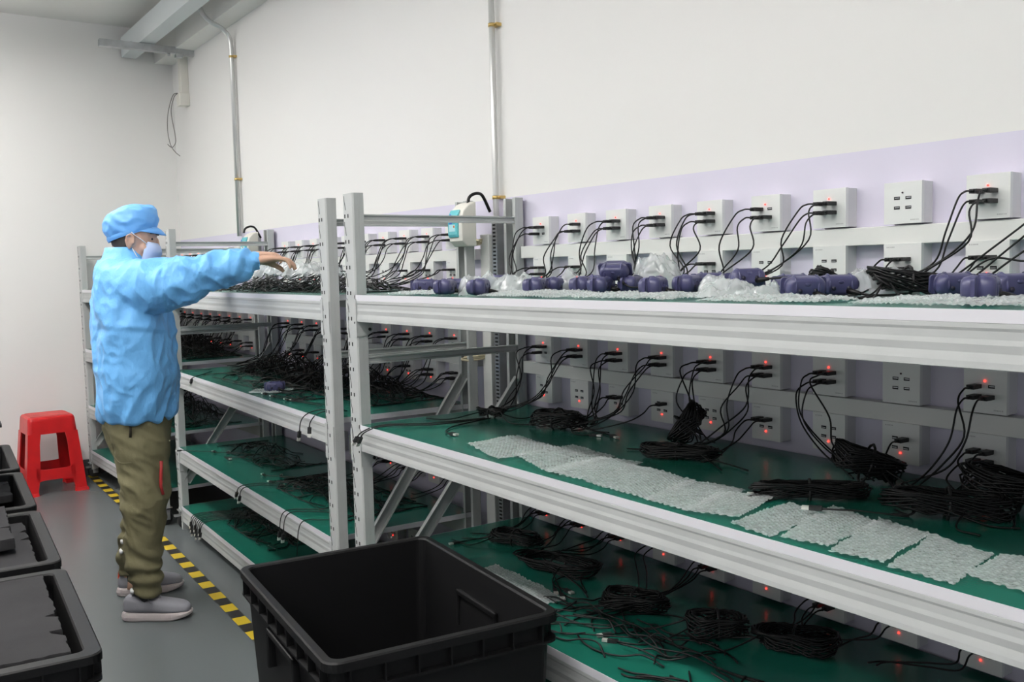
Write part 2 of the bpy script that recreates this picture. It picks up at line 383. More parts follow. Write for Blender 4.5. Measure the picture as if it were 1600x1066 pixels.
# ------------------------------------------------------------------ plugged cables
rnd = random.Random(11)
def plug_mesh():
    p = MB(); p.box(-0.0075, 0.0075, -0.031, -0.002, -0.0042, 0.0042, 0)
    p.tube([(0, -0.030, 0), (0, -0.040, -0.0006)], 0.003, 8, 0, radii=[0.0034, 0.0024])
    p.box(-0.006, 0.006, -0.003, 0.0005, -0.0023, 0.0023, 1)
    return p.mesh('usb_plug', [M['plug'], M['steel']])
PLUG = plug_mesh()
PLUGNAME = {'ul': 'upper left', 'ur': 'upper right', 'll': 'lower left', 'lr': 'lower right'}
def cable(rk, lv, up, k, port, target, mid=None, out=None, sway=0.0):
    nm, xs, _ = RACKS[rk]; dx, dz = PORT[port]
    P = Vector((xs[k]+dx, 0, ROWZ[lv][0 if up else 1]+dz)); T = Vector(target)
    o_ = out if out is not None else rnd.uniform(0.035, 0.06)
    jx = rnd.uniform(-0.008, 0.008)
    pts = [P+Vector((0, -0.038, 0)), P+Vector((jx*0.4, -0.038-o_*0.45, -0.002)), P+Vector((jx, -0.038-o_, -0.016-rnd.uniform(0, 0.008)))]
    D = T-pts[-1]
    if mid: pts += [Vector(m_) for m_ in mid]
    else:
        drop = -D.z
        a = pts[-1]
        if drop > 0.09:
            pts.append(Vector((a.x+D.x*0.16+rnd.uniform(-0.020, 0.020)+sway, a.y+D.y*0.10-0.008, a.z-drop*0.40)))
            pts.append(Vector((a.x+D.x*0.48+rnd.uniform(-0.020, 0.020)-sway*0.5, a.y+D.y*0.40, a.z-drop*0.78)))
        else:
            pts.append(Vector((a.x+D.x*0.4+rnd.uniform(-0.01, 0.01), a.y+D.y*0.35, a.z-max(0.012, drop*0.5))))
    pts.append(T)
    pts.append(T+Vector((D.x*0.12+rnd.uniform(-0.02, 0.02), -abs(D.y)*0.15-rnd.uniform(0.0, 0.03), -0.004)))
    mb = MB(); mb.tube([p-P for p in spline(pts, 6)], 0.0019, 6)
    lab = 'black cable, %s port, %s %s socket, %s %s' % (PLUGNAME[port], place(rk, k), 'upper' if up else 'lower', nm, SHELF[lv])
    o = mb.build('usb_cable', M['cable'], None, P)
    tag(o, lab, 'cable', 'black cables plugged in over the %s of the %s' % (SHELF[lv], nm))
    put('usb_plug', PLUG, o)
    return o
def plugset(rk, lv, up, spec, dy=(-0.2, -0.13), lift=(0.008, 0.03), tx=0.03, y_of=None):
    # spec: {k: (ports, target x or None, target y or None)}
    for k, v in spec.items():
        ports, X, Y = (v+(None, None))[:3] if isinstance(v, tuple) else (v, None, None)
        if not up and ports != ALL: ports = ' '.join({'ll': 'ul', 'lr': 'ur'}.get(q, q) for q in ports.split())   # the upper pair is the one in use
        for pt in dict.fromkeys(ports.split()):
            x = RACKS[rk][1][k]+PORT[pt][0] if X is None else X
            y = rnd.uniform(*dy) if Y is None else Y
            cable(rk, lv, up, k, pt, (x+rnd.uniform(-tx, tx), y+rnd.uniform(-0.025, 0.025), SHZ[rk][lv]+rnd.uniform(*lift)), sway=rnd.uniform(-0.03, 0.03) if up and rk == 'A' else 0.0)
ALL = 'ul ur ll lr'
# right rack, top shelf (indices count from the right end of the frame)
plugset('A', 'T', True, {0: (ALL, -0.10, -0.12), 2: (ALL, -0.50, -0.12), 3: ('ul ll lr', -0.57, -0.13), 4: (ALL, None, -0.12), 5: (ALL, -0.86, -0.13), 6: (ALL, -1.10, -0.15), 7: ('ur ll lr', -1.30, -0.14), 8: ('ul ur ll', -1.47, -0.16)})
plugset('A', 'T', False, {0: ('ll lr', -0.02, -0.13), 1: (ALL, -0.10, -0.16), 4: ('ll lr', -0.80, -0.14), 5: (ALL, -0.93, -0.12), 7: ('ll lr', -1.28, -0.12), 8: (ALL, -1.44, -0.13)}, lift=(0.006, 0.02))
# right rack, middle shelf
plugset('A', 'M', True, {0: ('ul ll lr', -0.07, -0.15), 2: (ALL, -0.20, -0.12), 3: (ALL, -0.60, -0.14), 4: (ALL, -0.66, -0.09), 5: (ALL, -1.02, -0.16), 6: (ALL, -1.04, -0.14), 7: (ALL, -1.38, -0.19), 8: ('ul ur ll', -1.42, -0.2)})
plugset('A', 'M', False, {0: (ALL, 0.04, -0.14), 1: ('lr', -0.18, -0.09), 3: ('ll lr', -0.52, -0.2), 5: ('lr', -0.99, -0.15), 6: ('ll lr', -1.06, -0.16)}, lift=(0.006, 0.016))
# middle rack
plugset('B', 'T', True, {k: (ALL, RACKS['B'][1][k]-0.10+0.05*(k == 0), -0.17) for k in range(10)}, lift=(0.015, 0.06))
plugset('B', 'T', False, {0: ('ll lr', -2.25, -0.1), 1: ('ll lr', -2.35, -0.12), 2: ('lr', -2.4, -0.12), 4: ('ll', None, None)})
plugset('B', 'M', True, {0: ('ul ur', -2.15, -0.15), 1: (ALL, -2.28, -0.16), 2: (ALL, -2.42, -0.18), 3: ('ul ur ll', -2.6, -0.2), 4: (ALL, None, None), 5: (ALL, -2.95, -0.2), 6: (ALL, -3.2, -0.22), 7: (ALL, -3.45, -0.22), 8: (ALL, -3.55, -0.25), 9: ('ul ur ll', -3.6, -0.25)}, lift=(0.01, 0.05))
plugset('B', 'M', False, {0: (ALL, -2.08, -0.13), 1: (ALL, -2.25, -0.14), 2: ('ll lr ul', -2.38, -0.15), 3: ('ul', None, None), 5: ('ll lr', None, None), 6: (ALL, -3.15, -0.2), 7: ('ll lr', -3.4, -0.2), 8: (ALL, -3.5, -0.2)})
# far rack
plugset('C', 'T', True, {k: ('ul ur',) for k in range(8)})
plugset('C', 'M', True, {k: (ALL, RACKS['C'][1][k]-0.03, -0.2) for k in range(8)}, lift=(0.02, 0.07))
plugset('C', 'M', False, {0: (ALL, -4.35, -0.16), 1: ('ll lr', -4.45, -0.18), 2: (ALL, -4.6, -0.2), 3: ('ll lr', None, None), 4: (ALL, None, None), 6: (ALL, None, None)}, lift=(0.02, 0.06))
# third shelves
plugset('A', 'L', False, {0: ('ll lr', -0.13, -0.15), 1: ('ll lr', -0.25, -0.15), 2: (ALL, -0.36, -0.17), 4: (ALL, -0.69, -0.26), 5: ('ll lr', -0.72, -0.25), 6: (ALL, -1.12, -0.2), 7: (ALL, -1.2, -0.2), 8: (ALL, -1.42, -0.18)})
plugset('B', 'L', False, {0: ('ll lr', -2.1, -0.12), 1: ('ll lr', -2.25, -0.13), 2: (ALL, -2.4, -0.15), 3: (ALL, -2.55, -0.16)})

# ------------------------------------------------------------------ cable bundles, tangles, loose cables
TIP = None
def tip_mesh():
    p = MB(); p.box(-0.0055, 0.0055, -0.022, 0.0, -0.0038, 0.0038, 0); p.box(-0.0058, 0.0058, 0.0, 0.0125, -0.0026, 0.0026, 1)
    p.tube([(0, -0.021, 0), (0, -0.03, 0)], 0.002, 6, 0, radii=[0.0028, 0.002])
    return p.mesh('connector', [M['plug'], M['tip']])
TIP = tip_mesh()
def add_tip(parent, p, d):
    d = Vector(d)
    o = put('connector', TIP, parent, p); o.rotation_mode = 'QUATERNION'; o.rotation_quaternion = d.to_track_quat('Y', 'Z')
    return o
def bundle(label, c, r=(0.06, 0.04), loops=9, rz=0.0, tilt=0.0, h=0.02, tails=(), group=None, seed=0, waist=True):
    """coil of black cable with loose tails; tails: list of (dx, dy, tipped)"""
    R = random.Random(seed+5); c = Vector(c)
    mb = MB(); pts = []
    n = 16
    for i in range(loops*n+1):
        a = 2*PI*i/n; q = i/(loops*n)
        rr = 1+0.16*math.sin(i*0.37+seed)+R.uniform(-0.05, 0.05)
        x = r[0]*rr*math.cos(a); y = r[1]*rr*math.sin(a)
        if waist: y *= 0.55+0.45*abs(math.cos(a))
        z = h*(0.12+0.88*abs(math.sin(i*0.21+seed)))+R.uniform(0, 0.004)
        pts.append(Vector((x, y, z)))
    mx = Matrix.Rotation(rz, 4, 'Z') @ Matrix.Rotation(tilt, 4, 'Y')
    pts = [mx @ p for p in pts]
    mz = min(p.z for p in pts)
    if tilt: pts = [Vector((p.x, p.y, p.z-mz+0.003)) for p in pts]
    mb.tube(pts, 0.0021, 5)
    tl = []
    for (dx, dy, tipped) in tails:
        s = pts[R.randrange(len(pts))]
        e = Vector((dx, dy, 0.004)); w = Vector((-dy, dx, 0)).normalized()*R.uniform(-0.25, 0.25)*e.length
        q = spline([s, s*0.5+e*0.2+w*0.3+Vector((0, 0, 0.008)), e*0.62+w+Vector((0, 0, 0.002)), e], 6)
        mb.tube(q, 0.0019, 5); tl.append((q[-1], q[-1]-q[-2], tipped))
    o = mb.build('cable_bundle', M['cable'], None, c)
    tag(o, label, 'cable bundle', group or 'black cable bundles lying on the shelves')
    t = MB(); t.tube([mx @ Vector((0.0, r[1]*1.0*math.cos(a)*0.62, h*0.55+h*0.75*math.sin(a))) + Vector((0, 0, (-mz+0.003) if tilt else 0)) for a in [2*PI*k/12 for k in range(12)]], 0.003, 5, closed=True)
    t.build('cable_tie', M['plug'], o)
    for p, d, tipped in tl:
        if tipped: add_tip(o, p, d)
    return o
def tangle(label, x0, x1, y0, y1, z, n=40, h=0.05, seed=1, on=None):
    """heap of cables nobody could count"""
    R = random.Random(seed); mb = MB()
    cx, cy = (x0+x1)/2, (y0+y1)/2
    for i in range(n):
        L = R.uniform(0.12, 0.42)*(x1-x0)/0.7; a = R.gauss(0, 0.5)+(PI if R.random() < .5 else 0)
        px, py = R.uniform(x0, x1), cy+(R.random()+R.random()-1)*(y1-y0)/2
        pts = []
        for k in range(6):
            fx = 1-min(1, abs((px-cx)/((x1-x0)/2+1e-6)))**2; fy = 1-min(1, abs((py-cy)/((y1-y0)/2+1e-6)))**2
            pts.append(Vector((px, py, z+0.003+h*max(0.0, fx*fy)*R.random())))
            a += R.uniform(-0.8, 0.8); px += math.cos(a)*L/5; py += math.sin(a)*L/5*0.7
            px = min(max(px, x0), x1); py = min(max(py, y0), y1)
        mb.tube(spline(pts, 5), 0.0021, 5)
    o = mb.build('cable_tangle', M['cable']); return tag(o, label, 'tangled cables', None, 'stuff')
def loose(label, pts, tipped=True, group='loose cable ends on the shelves', r=0.0019):
    P0 = Vector(pts[-1]); mb = MB(); q = spline(pts, 7); mb.tube([p-P0 for p in q], r, 6)
    o = mb.build('loose_cable', M['cable'], None, P0); tag(o, label, 'cable', group)
    if tipped: add_tip(o, (0, 0, 0), q[-1]-q[-3])
    return o
zM, zL, zT = LA[1], LA[2], LA[0]
for i, (a, m1, m2, e) in enumerate((((0.167, -0.04, 0.010), (0.14, -0.09, -0.04), (0.08, -0.115, -0.095), (-0.02, -0.13, -0.168)), ((0.167, -0.04, -0.010), (0.15, -0.085, -0.05), (0.09, -0.10, -0.105), (0.02, -0.12, -0.165)), ((0.193, -0.04, -0.010), (0.17, -0.10, -0.07), (0.11, -0.13, -0.125), (0.05, -0.14, -0.168)), ((0.167, -0.04, -0.117), (0.12, -0.09, -0.125), (0.06, -0.10, -0.12), (0.00, -0.11, -0.16)))):
    loose('black cable coming in from the right picture edge, top shelf, %s from top' % ORD[i], [a, m1, m2, e, (e[0]-0.05, e[1]-0.02, e[2]-0.004)], False, 'cables from the right edge')
# right rack, middle shelf
bundle('small black cable bundle near the posts on the right rack middle shelf', (-1.40, -0.23, zM), (0.05, 0.03), 8, 0.2, 0, 0.03, [(0.08, 0.10, False), (-0.12, -0.16, False), (0.20, 0.02, False)], seed=1)
bundle('black cable coil left of the bubble wrap on the right rack middle shelf', (-1.12, -0.19, zM), (0.075, 0.06), 14, 0.3, 0, 0.045, [(0.16, 0.05, False), (0.22, 0.02, True), (0.17, 0.0, True)], seed=2)
bundle('upright black cable coil standing at the wall, right rack middle shelf', (-0.665, -0.10, zM), (0.050, 0.036), 26, 0.75, -1.0, 0.055, [(-0.06, -0.10, False), (0.12, -0.06, False)], seed=3)
bundle('flat black cable bundle behind the middle bubble wrap sheets', (-0.60, -0.235, zM), (0.085, 0.045), 14, 0.5, 0, 0.028, [(0.16, -0.03, False), (-0.16, -0.02, False), (0.2, 0.01, False), (-0.10, 0.03, True)], seed=4)
bundle('long flat black cable bundle lying beside the USB tip on bubble wrap', (-0.165, -0.32, zM), (0.095, 0.026), 14, 0.75, 0, 0.03, [(-0.07, -0.09, True), (-0.085, -0.06, True), (-0.05, -0.10, False)], seed=5)
bundle('large black cable coil under the third upper socket from the right', (-0.17, -0.15, zM), (0.062, 0.048), 26, 0.9, 0.35, 0.055, [(0.16, 0.02, False), (0.2, 0.05, False), (0.22, -0.02, False)], seed=6)
bundle('black cable bundle behind the right bubble wrap sheets', (0.07, -0.25, zM), (0.095, 0.042), 18, 0.7, 0.08, 0.04, [(-0.07, -0.06, False), (-0.08, -0.03, False), (0.12, 0.02, False), (0.1, -0.07, False)], seed=7)
bundle('dense black cable heap at the right edge of the middle shelf', (0.13, -0.12, zM), (0.09, 0.06), 24, 0.5, 0.2, 0.05, [(0.14, -0.1, False), (0.05, -0.12, False), (0.15, 0.02, False)], seed=8)
loose('black cable with a white USB tip lying across bubble wrap', [(0.05, -0.33, zM+0.012), (-0.02, -0.375, zM+0.016), (-0.045, -0.40, zM+0.017), (-0.085, -0.425, zM+0.017)])
loose('black cable end curling on the green mat near the left post', [(-1.36, -0.26, zM+0.01), (-1.34, -0.40, zM+0.004), (-1.27, -0.47, zM+0.004), (-1.215, -0.475, zM+0.006)])
loose('cable end with pale tip hanging over the middle shelf edge, outer', [(-1.36, -0.28, zM+0.012), (-1.42, -0.42, zM+0.006), (-1.49, -0.55, zM+0.006), (-1.52, -0.606, zM-0.012), (-1.553, -0.615, zM-0.044)])
loose('cable end with white tip hanging over the middle shelf edge, inner', [(-1.35, -0.28, zM+0.012), (-1.40, -0.43, zM+0.005), (-1.47, -0.55, zM+0.006), (-1.50, -0.606, zM-0.010), (-1.527, -0.615, zM-0.044)])
# right rack, third shelf
bundle('spread black cable bundle near the rear post on the right rack third shelf', (-1.33, -0.2, zL), (0.08, 0.05), 12, 0.4, 0, 0.035, [(-0.15, -0.1, False), (-0.16, -0.13, False), (-0.12, -0.15, True), (-0.18, -0.05, False)], seed=21)
bundle('wide black cable loop on the right rack third shelf', (-1.06, -0.25, zL), (0.12, 0.07), 14, 0.3, 0, 0.03, [(0.15, -0.12, True), (0.19, -0.13, True), (0.17, -0.09, True), (0.2, -0.06, False), (0.23, -0.08, False)], seed=22)
bundle('round black cable coil lying mid third shelf of the right rack', (-0.70, -0.29, zL), (0.075, 0.055), 18, 0.5, 0, 0.04, [(-0.1, -0.16, False), (-0.05, -0.14, False), (0.12, -0.09, False), (-0.14, -0.12, False), (0.05, -0.17, False), (-0.02, -0.2, False)], seed=23)
bundle('black cable coil under the right end of the third shelf', (-0.31, -0.18, zL), (0.08, 0.06), 18, 0.5, 0, 0.04, [(-0.2, -0.1, False), (-0.22, -0.16, False), (-0.1, -0.2, False)], seed=24)
bundle('dense dark cable coil near the wall, right rack third shelf', (-0.46, -0.26, zL), (0.06, 0.05), 16, 0.9, 0, 0.05, [(-0.2, -0.15, False), (-0.25, -0.12, False), (-0.16, -0.2, True), (-0.13, -0.21, True)], seed=25)
tangle('black cables fanned out over the front of the right rack third shelf', -0.92, -0.15, -0.56, -0.30, zL, 42, 0.03, 31)
loose('cable end with pale tip lying over the third shelf white edge', [(-0.62, -0.40, zL+0.01), (-0.74, -0.50, zL+0.008), (-0.80, -0.565, zL+0.006), (-0.845, -0.597, zL+0.004)])
loose('black cable end drooping over the third shelf white edge', [(-0.55, -0.42, zL+0.01), (-0.68, -0.53, zL+0.008), (-0.74, -0.59, zL+0.006), (-0.775, -0.607, zL-0.012)], False)
# right rack, top shelf
bundle('big black cable coil between navy devices at right end of top shelf', (-0.035, -0.215, zT), (0.062, 0.045), 18, 0.95, 0.12, 0.042, [(-0.11, -0.12, False), (-0.04, -0.18, False), (0.06, -0.2, False), (0.12, -0.12, False)], seed=41)
bundle('small black cable coil behind the double navy device, top shelf', (-0.30, -0.10, zT), (0.035, 0.028), 10, 0.9, 0.5, 0.03, [(0.05, -0.05, False)], seed=42)
# middle rack
for (x0, x1, y0, y1, h, n, sd, lab) in ((-3.60, -2.72, -0.30, -0.05, 0.12, 120, 51, 'dark tangle of cables at left on the middle rack middle shelf'),
        (-2.98, -1.98, -0.34, -0.05, 0.11, 130, 52, 'dark tangle of cables at right on the middle rack middle shelf'),
        (-3.50, -2.30, -0.47, -0.27, 0.02, 50, 53, 'thin spread of cables over the front of the middle rack middle shelf')):
    tangle(lab, x0, x1, y0, y1, LB[1], n, h, sd)
tangle('black cable pile on the middle rack top shelf beside the posts', -2.75, -1.98, -0.42, -0.12, LB[0], 80, 0.075, 54)
tangle('black cable pile under the bubble wrap on the middle rack top shelf', -3.35, -2.55, -0.46, -0.16, LB[0], 70, 0.055, 55)
tangle('dark cables over the right part of the middle rack third shelf', -2.75, -1.98, -0.46, -0.14, LB[2], 90, 0.05, 56)
tangle('dark cables at the left end of the middle rack third shelf', -3.7, -2.95, -0.36, -0.10, LB[2], 40, 0.05, 57)
tangle('black cables over the bottom shelf of the middle rack', -3.6, -2.8, -0.44, -0.15, LB[3], 80, 0.05, 58)
tangle('dense cable tangle on the far rack middle shelf behind the man', -5.2, -4.15, -0.36, -0.06, LC[1], 140, 0.15, 59)
tangle('dark cables on the far rack third shelf behind the man', -5.0, -4.1, -0.45, -0.1, LC[2], 80, 0.16, 60)
def bp(u, v, z): x, y = onB(u, v); return (x, y, z)
zb = LB[1]
loose('single cable end hanging over the left middle shelf edge, middle rack', [bp(0.30, 0.12, zb+0.006), bp(0.42, 0.04, zb+0.006), bp(0.44, -0.008, zb-0.004), bp(0.43, -0.016, zb-0.03)], True)
loose('cable looping over the left end of the middle rack middle shelf', [bp(0.20, 0.14, zb+0.006), bp(0.12, 0.03, zb+0.006), bp(0.09, -0.012, zb-0.01), bp(0.085, -0.016, zb-0.07)], True)
for i, (u, v, du, dv) in enumerate(((1.35, 0.05, -0.10, -0.01), (1.44, 0.045, -0.09, -0.004), (1.58, 0.05, -0.12, 0.0), (1.62, 0.08, -0.12, -0.02))):
    loose('cable with %s tip lying at front of middle rack middle shelf, %s from left' % (('black', 'silver', 'black', 'pale gold')[i], ORD[i]), [bp(u+0.22, v+0.04, zb+0.006), bp(u+0.12, v+0.025, zb+0.005), bp(u+0.04, v+0.004, zb+0.005), bp(u+du*0.3, v+dv, zb+0.006)])
loose('cable drooping over the middle shelf edge left of the twin posts, outer', [bp(1.98, 0.10, zb+0.01), bp(1.93, 0.02, zb+0.012), bp(1.88, -0.014, zb-0.02), bp(1.86, -0.02, zb-0.085)])
loose('cable drooping over the middle shelf edge left of the twin posts, inner', [bp(2.00, 0.10, zb+0.01), bp(1.97, 0.02, zb+0.01), bp(1.955, -0.012, zb-0.02), bp(1.955, -0.018, zb-0.06)], True)
zb3 = LB[2]
loose('cable with black head lying over the third shelf left edge, middle rack', [bp(0.34, 0.10, zb3+0.006), bp(0.26, 0.03, zb3+0.006), bp(0.21, -0.01, zb3+0.006), bp(0.17, -0.03, zb3+0.002)])
for i, (u, dz) in enumerate(((1.10, 0.05), (1.14, 0.06), (1.62, 0.10), (1.66, 0.10), (1.80, 0.13))):
    loose('cable hanging over the third shelf edge, middle rack, %s from left' % ORD[i], [bp(u+0.16, 0.12, zb3+0.012), bp(u+0.08, 0.04, zb3+0.012), bp(u+0.02, -0.012, zb3-0.006), bp(u-0.01, -0.02, zb3-dz)], i < 4)
zb4 = LB[3]
for i in range(8):
    u = 0.30+i*0.026
    loose('cable in the clump hanging over the bottom shelf edge, %s from left' % ORD[i], [bp(u+0.20, 0.22, zb4+0.03), bp(u+0.10, 0.10, zb4+0.028), bp(u+0.03, -0.006, zb4+0.012), bp(u+0.01, -0.02-0.004*(i % 3), zb4-0.045-0.012*(i % 3))], True, 'cable clump over the bottom shelf edge')
for i, (u, v, a) in enumerate(((0.38, 0.11, 3.4), (0.44, 0.14, 2.8), (0.52, 0.10, 0.2), (1.05, 0.13, 3.3), (1.12, 0.17, 2.9), (1.20, 0.12, 3.6), (1.30, 0.10, 2.6), (1.36, 0.15, 3.1))):
    loose('loose cable tip on the middle rack third shelf, %s from left' % ORD[i], [bp(u+0.25, v+0.12, zb3+0.02), bp(u+0.12, v+0.07, zb3+0.014), bp(u, v, zb3+0.008), bp(u+0.05*math.cos(a), v+0.04*math.sin(a), zb3+0.007)])

# ------------------------------------------------------------------ navy devices on the top shelf
def device_meshes():
    S = {}
    def rr(hx, hz, r, n=6):
        out = []
        for cx, cz, a0 in ((hx-r, hz-r, 0), (-hx+r, hz-r, 90), (-hx+r, -hz+r, 180), (hx-r, -hz+r, 270)):
            for k in range(n+1):
                a = math.radians(a0+90*k/n); out.append((cx+r*math.cos(a), cz+r*math.sin(a)))
        return out
    zc = 0.017
    b = MB()
    prof = [(-0.0225, 0.027, 0.0095), (-0.0215, 0.0305, 0.0125), (-0.0175, 0.034, 0.0155), (-0.009, 0.0355, 0.017), (-0.002, 0.0355, 0.017), (-0.0018, 0.034, 0.0155), (0.0, 0.034, 0.0155), (0.0002, 0.036, 0.017), (0.010, 0.0345, 0.0165), (0.018, 0.031, 0.0145), (0.0215, 0.026, 0.011)]
    b.rings([[(x, y, zc+z) for x, z in rr(hx, hz, min(hx, hz)*0.92)] for y, hx, hz in prof], 0)
    # ridges that run over the case, left and right of the middle
    for x in (-0.020, 0.020): b.tube([(x, -0.021, zc-0.010), (x, -0.0225, zc), (x, -0.019, zc+0.0125), (x, -0.008, zc+0.0168), (x, 0.0, zc+0.0165)], 0.0028, 6)
    S['case'] = b.mesh('case', [M['navy']])
    f = MB(); f.rings([[(x, y, zc+z) for x, z in rr(0.041, 0.0145, 0.006)] for y in (0.002, 0.0075)], 0, True, False); S['end_flange'] = f.mesh('end_flange', [M['navy']])
    k = MB()
    for x in (-0.0135, 0.0135): k.cyl((x, -0.0245, zc-0.004), (x, -0.021, zc-0.004), 0.0036, 12)
    S['contact_hole'] = k.mesh('contact_hole', [M['navyd']])
    p = MB(); p.ball((0, -0.0225, zc+0.006), 0.0055, 0, 12, 7, (1, 0.25, 0.55)); S['push_button'] = p.mesh('push_button', [M['navy']])
    c = MB(); c.tube([(0.012, -0.019, zc-0.008), (0.02, -0.03, zc-0.010), (0.030, -0.040, zc-0.012)], 0.004, 8, radii=[0.0052, 0.0046, 0.003])
    c.tube(spline([(0.030, -0.040, zc-0.012), (0.05, -0.05, 0.003), (0.085, -0.045, 0.003), (0.12, -0.02, 0.003)], 5), 0.0019, 6)
    S['cord'] = c.mesh('cord', [M['cable']])
    return S
DM = device_meshes()
def device(label, x, y, z, yaw, tilt=0.0, group='navy devices on the right rack top shelf'):
    r = thing('charging_head', label, 'electronic device', (x, y, z), 0, group)
    r.rotation_euler = (tilt, 0, math.radians(yaw))
    r.scale = (1, 1.08, 1.14)
    for n in ('case', 'end_flange', 'contact_hole', 'push_button', 'cord'): put(n, DM[n], r)
    return r
zz = zT+0.004
for lab, x, y, z, yaw, tilt in (
    ('navy device lying lengthwise nearest the twin posts, top shelf', -1.40, -0.45, zz, 60, 0),
    ('navy device end on, first upright one right of the twin posts', -1.145, -0.535, zz, 128, 0),
    ('navy device end on beside the left bubble wrap lump', -0.985, -0.535, zz, 132, 0),
    ('navy device lying lengthwise behind the two leftmost upright ones', -1.30, -0.395, zz, 55, 0),
    ('navy device half hidden in the left bubble wrap lump', -1.21, -0.32, zz+0.008, 85, 0),
    ('navy device end on right of the left bubble wrap lumps', -0.894, -0.43, zz, 128, 0),
    ('navy device end on with pale face, second right of the left bubble wrap', -0.935, -0.335, zz, 115, 0),
    ('navy device at the left front of the middle cluster', -0.803, -0.358, zz, 128, 0),
    ('navy device in the middle front of the middle cluster', -0.740, -0.35, zz, 118, 0),
    ('navy device at the right front of the middle cluster', -0.715, -0.275, zz, 112, 0),
    ('navy device tilted on top of the middle cluster', -0.745, -0.295, zz+0.036, 35, 0.5),
    ('navy device at the back of the middle cluster', -0.86, -0.25, zz+0.004, 60, 0),
    ('navy device left of the pair with thick black leads', -0.485, -0.42, zz, 116, 0),
    ('navy device right of the pair with thick black leads', -0.470, -0.335, zz+0.002, 108, 0),
    ('navy device lying lengthwise behind the pair with thick leads', -0.47, -0.265, zz+0.006, 55, 0),
    ('navy device propped up nose down in the bubble wrap', -0.30, -0.34, zz+0.012, 62, -0.35),
    ('navy device behind the propped up one', -0.27, -0.24, zz, 55, 0),
    ('large navy device showing two round contacts, right of the propped one', -0.117, -0.40, zz, 55, 0.12),
    ('navy device just right behind the one showing two contacts', -0.115, -0.305, zz, 52, 0.05),
    ('navy device with two contacts right of the big cable coil', 0.07, -0.235, zz, 55, 0.08),
    ('rightmost navy device standing end on at the shelf front', 0.235, -0.45, zz, 112, 0),
    ('navy device right behind the rightmost end on one', 0.225, -0.345, zz, 60, 0)):
    device(lab, x, y, z, yaw, tilt)
device('single navy device on a scrap of bubble wrap, middle rack middle shelf', -2.62, -0.452, LB[1]+0.006, 75, 0, 'navy device on the middle shelf')

# ------------------------------------------------------------------ bubble wrap
def bubble_h(u, v, pitch=0.0105):
    # hexagonal bubbles, height 0..1
    row = v/(pitch*0.866); j = math.floor(row); best = 9; key = 0
    for jj in (j, j+1):
        sx = (jj % 2)*0.5; i = round(u/pitch-sx)
        dx = (u/pitch-sx-i); dy = (row-jj)*0.866
        d_ = dx*dx+dy*dy
        if d_ < best: best = d_; key = math.sin(i*12.9898+jj*78.233)*43758.5453
    q = 1-best/0.17
    return math.sqrt(q)*(0.35+0.65*(key-math.floor(key))) if q > 0 else 0.0
def sheet(label, quad, z, seed, hb=0.0035, wob=0.004, step=0.0030, name='bubble_wrap_sheet', grp='bubble wrap sheets along the middle shelf', m=None):
    Q = [Vector((p[0], p[1], 0)) for p in quad]; R = random.Random(seed)
    W = ((Q[1]-Q[0]).length+(Q[2]-Q[3]).length)/2; H = ((Q[3]-Q[0]).length+(Q[2]-Q[1]).length)/2
    nu, nv = max(4, int(W/step)), max(4, int(H/step)); vs = []; fs = []
    ctr = (Q[0]+Q[1]+Q[2]+Q[3])/4
    for j in range(nv+1):
        for i in range(nu+1):
            a, b = i/nu, j/nv
            p = (Q[0]*(1-a)+Q[1]*a)*(1-b)+(Q[3]*(1-a)+Q[2]*a)*b
            e = min(a, 1-a, b, 1-b)
            nz = noise.noise(Vector((p.x*9, p.y*9, seed)))
            jit = 0.004*noise.noise(Vector((p.x*60, p.y*60, seed+3))) if e < 0.02 else 0
            h = wob*(0.6+nz)+hb*bubble_h(a*W, b*H)+R.uniform(0, 0.0006)
            if e < 0.06: h += 0.004*max(0, nz)
            vs.append((p.x-ctr.x+jit, p.y-ctr.y+jit, max(0.0006, h)))
    for j in range(nv):
        for i in range(nu):
            k = j*(nu+1)+i; fs.append((k, k+1, k+nu+2, k+nu+1))
    mb = MB(); mb.add(vs, fs, 0, True)
    o = mb.build(name, m or M['bubble'], None, (ctr.x, ctr.y, z)); tag(o, label, 'bubble wrap', grp)
    return o
SHEETS = [[(-1.088,-0.518),(-1.085,-0.349),(-0.864,-0.383),(-0.861,-0.571)],[(-0.864,-0.517),(-0.881,-0.327),(-0.696,-0.349),(-0.653,-0.573)],[(-0.680,-0.565),(-0.700,-0.395),(-0.600,-0.348),(-0.530,-0.562)],
 [(-0.55,-0.558),(-0.603,-0.384),(-0.407,-0.373),(-0.344,-0.568)],[(-0.355,-0.571),(-0.420,-0.386),(-0.280,-0.365),(-0.237,-0.573)],[(-0.246,-0.582),(-0.290,-0.430),(-0.215,-0.345),(-0.140,-0.551)],
 [(-0.137,-0.575),(-0.164,-0.378),(-0.073,-0.400),(-0.04,-0.582)],[(-0.029,-0.573),(-0.085,-0.357),(0.021,-0.372),(0.061,-0.564)],[(0.07,-0.58),(0.014,-0.362),(0.124,-0.382),(0.162,-0.573)],
 [(0.17,-0.578),(0.123,-0.382),(0.232,-0.392),(0.272,-0.572)],[(0.262,-0.525),(0.245,-0.395),(0.35,-0.33),(0.40,-0.54)]]
for i, q in enumerate(SHEETS):
    lab = 'flat clear bubble wrap sheet on the middle shelf, %s from left' % ORD[i] if i < len(SHEETS)-1 else 'flat clear bubble wrap sheet cut off by the right picture edge'
    sheet(lab, q, LA[1]+0.0008+0.0016*(i % 3), i+1)
sheet('bubble wrap sheet on the third shelf, its edge showing over the front bin', [(-1.20, -0.36), (-0.85, -0.385), (-0.87, -0.55), (-1.18, -0.55)], LA[2]+0.001, 77, wob=0.008, grp='bubble wrap on the third shelf')
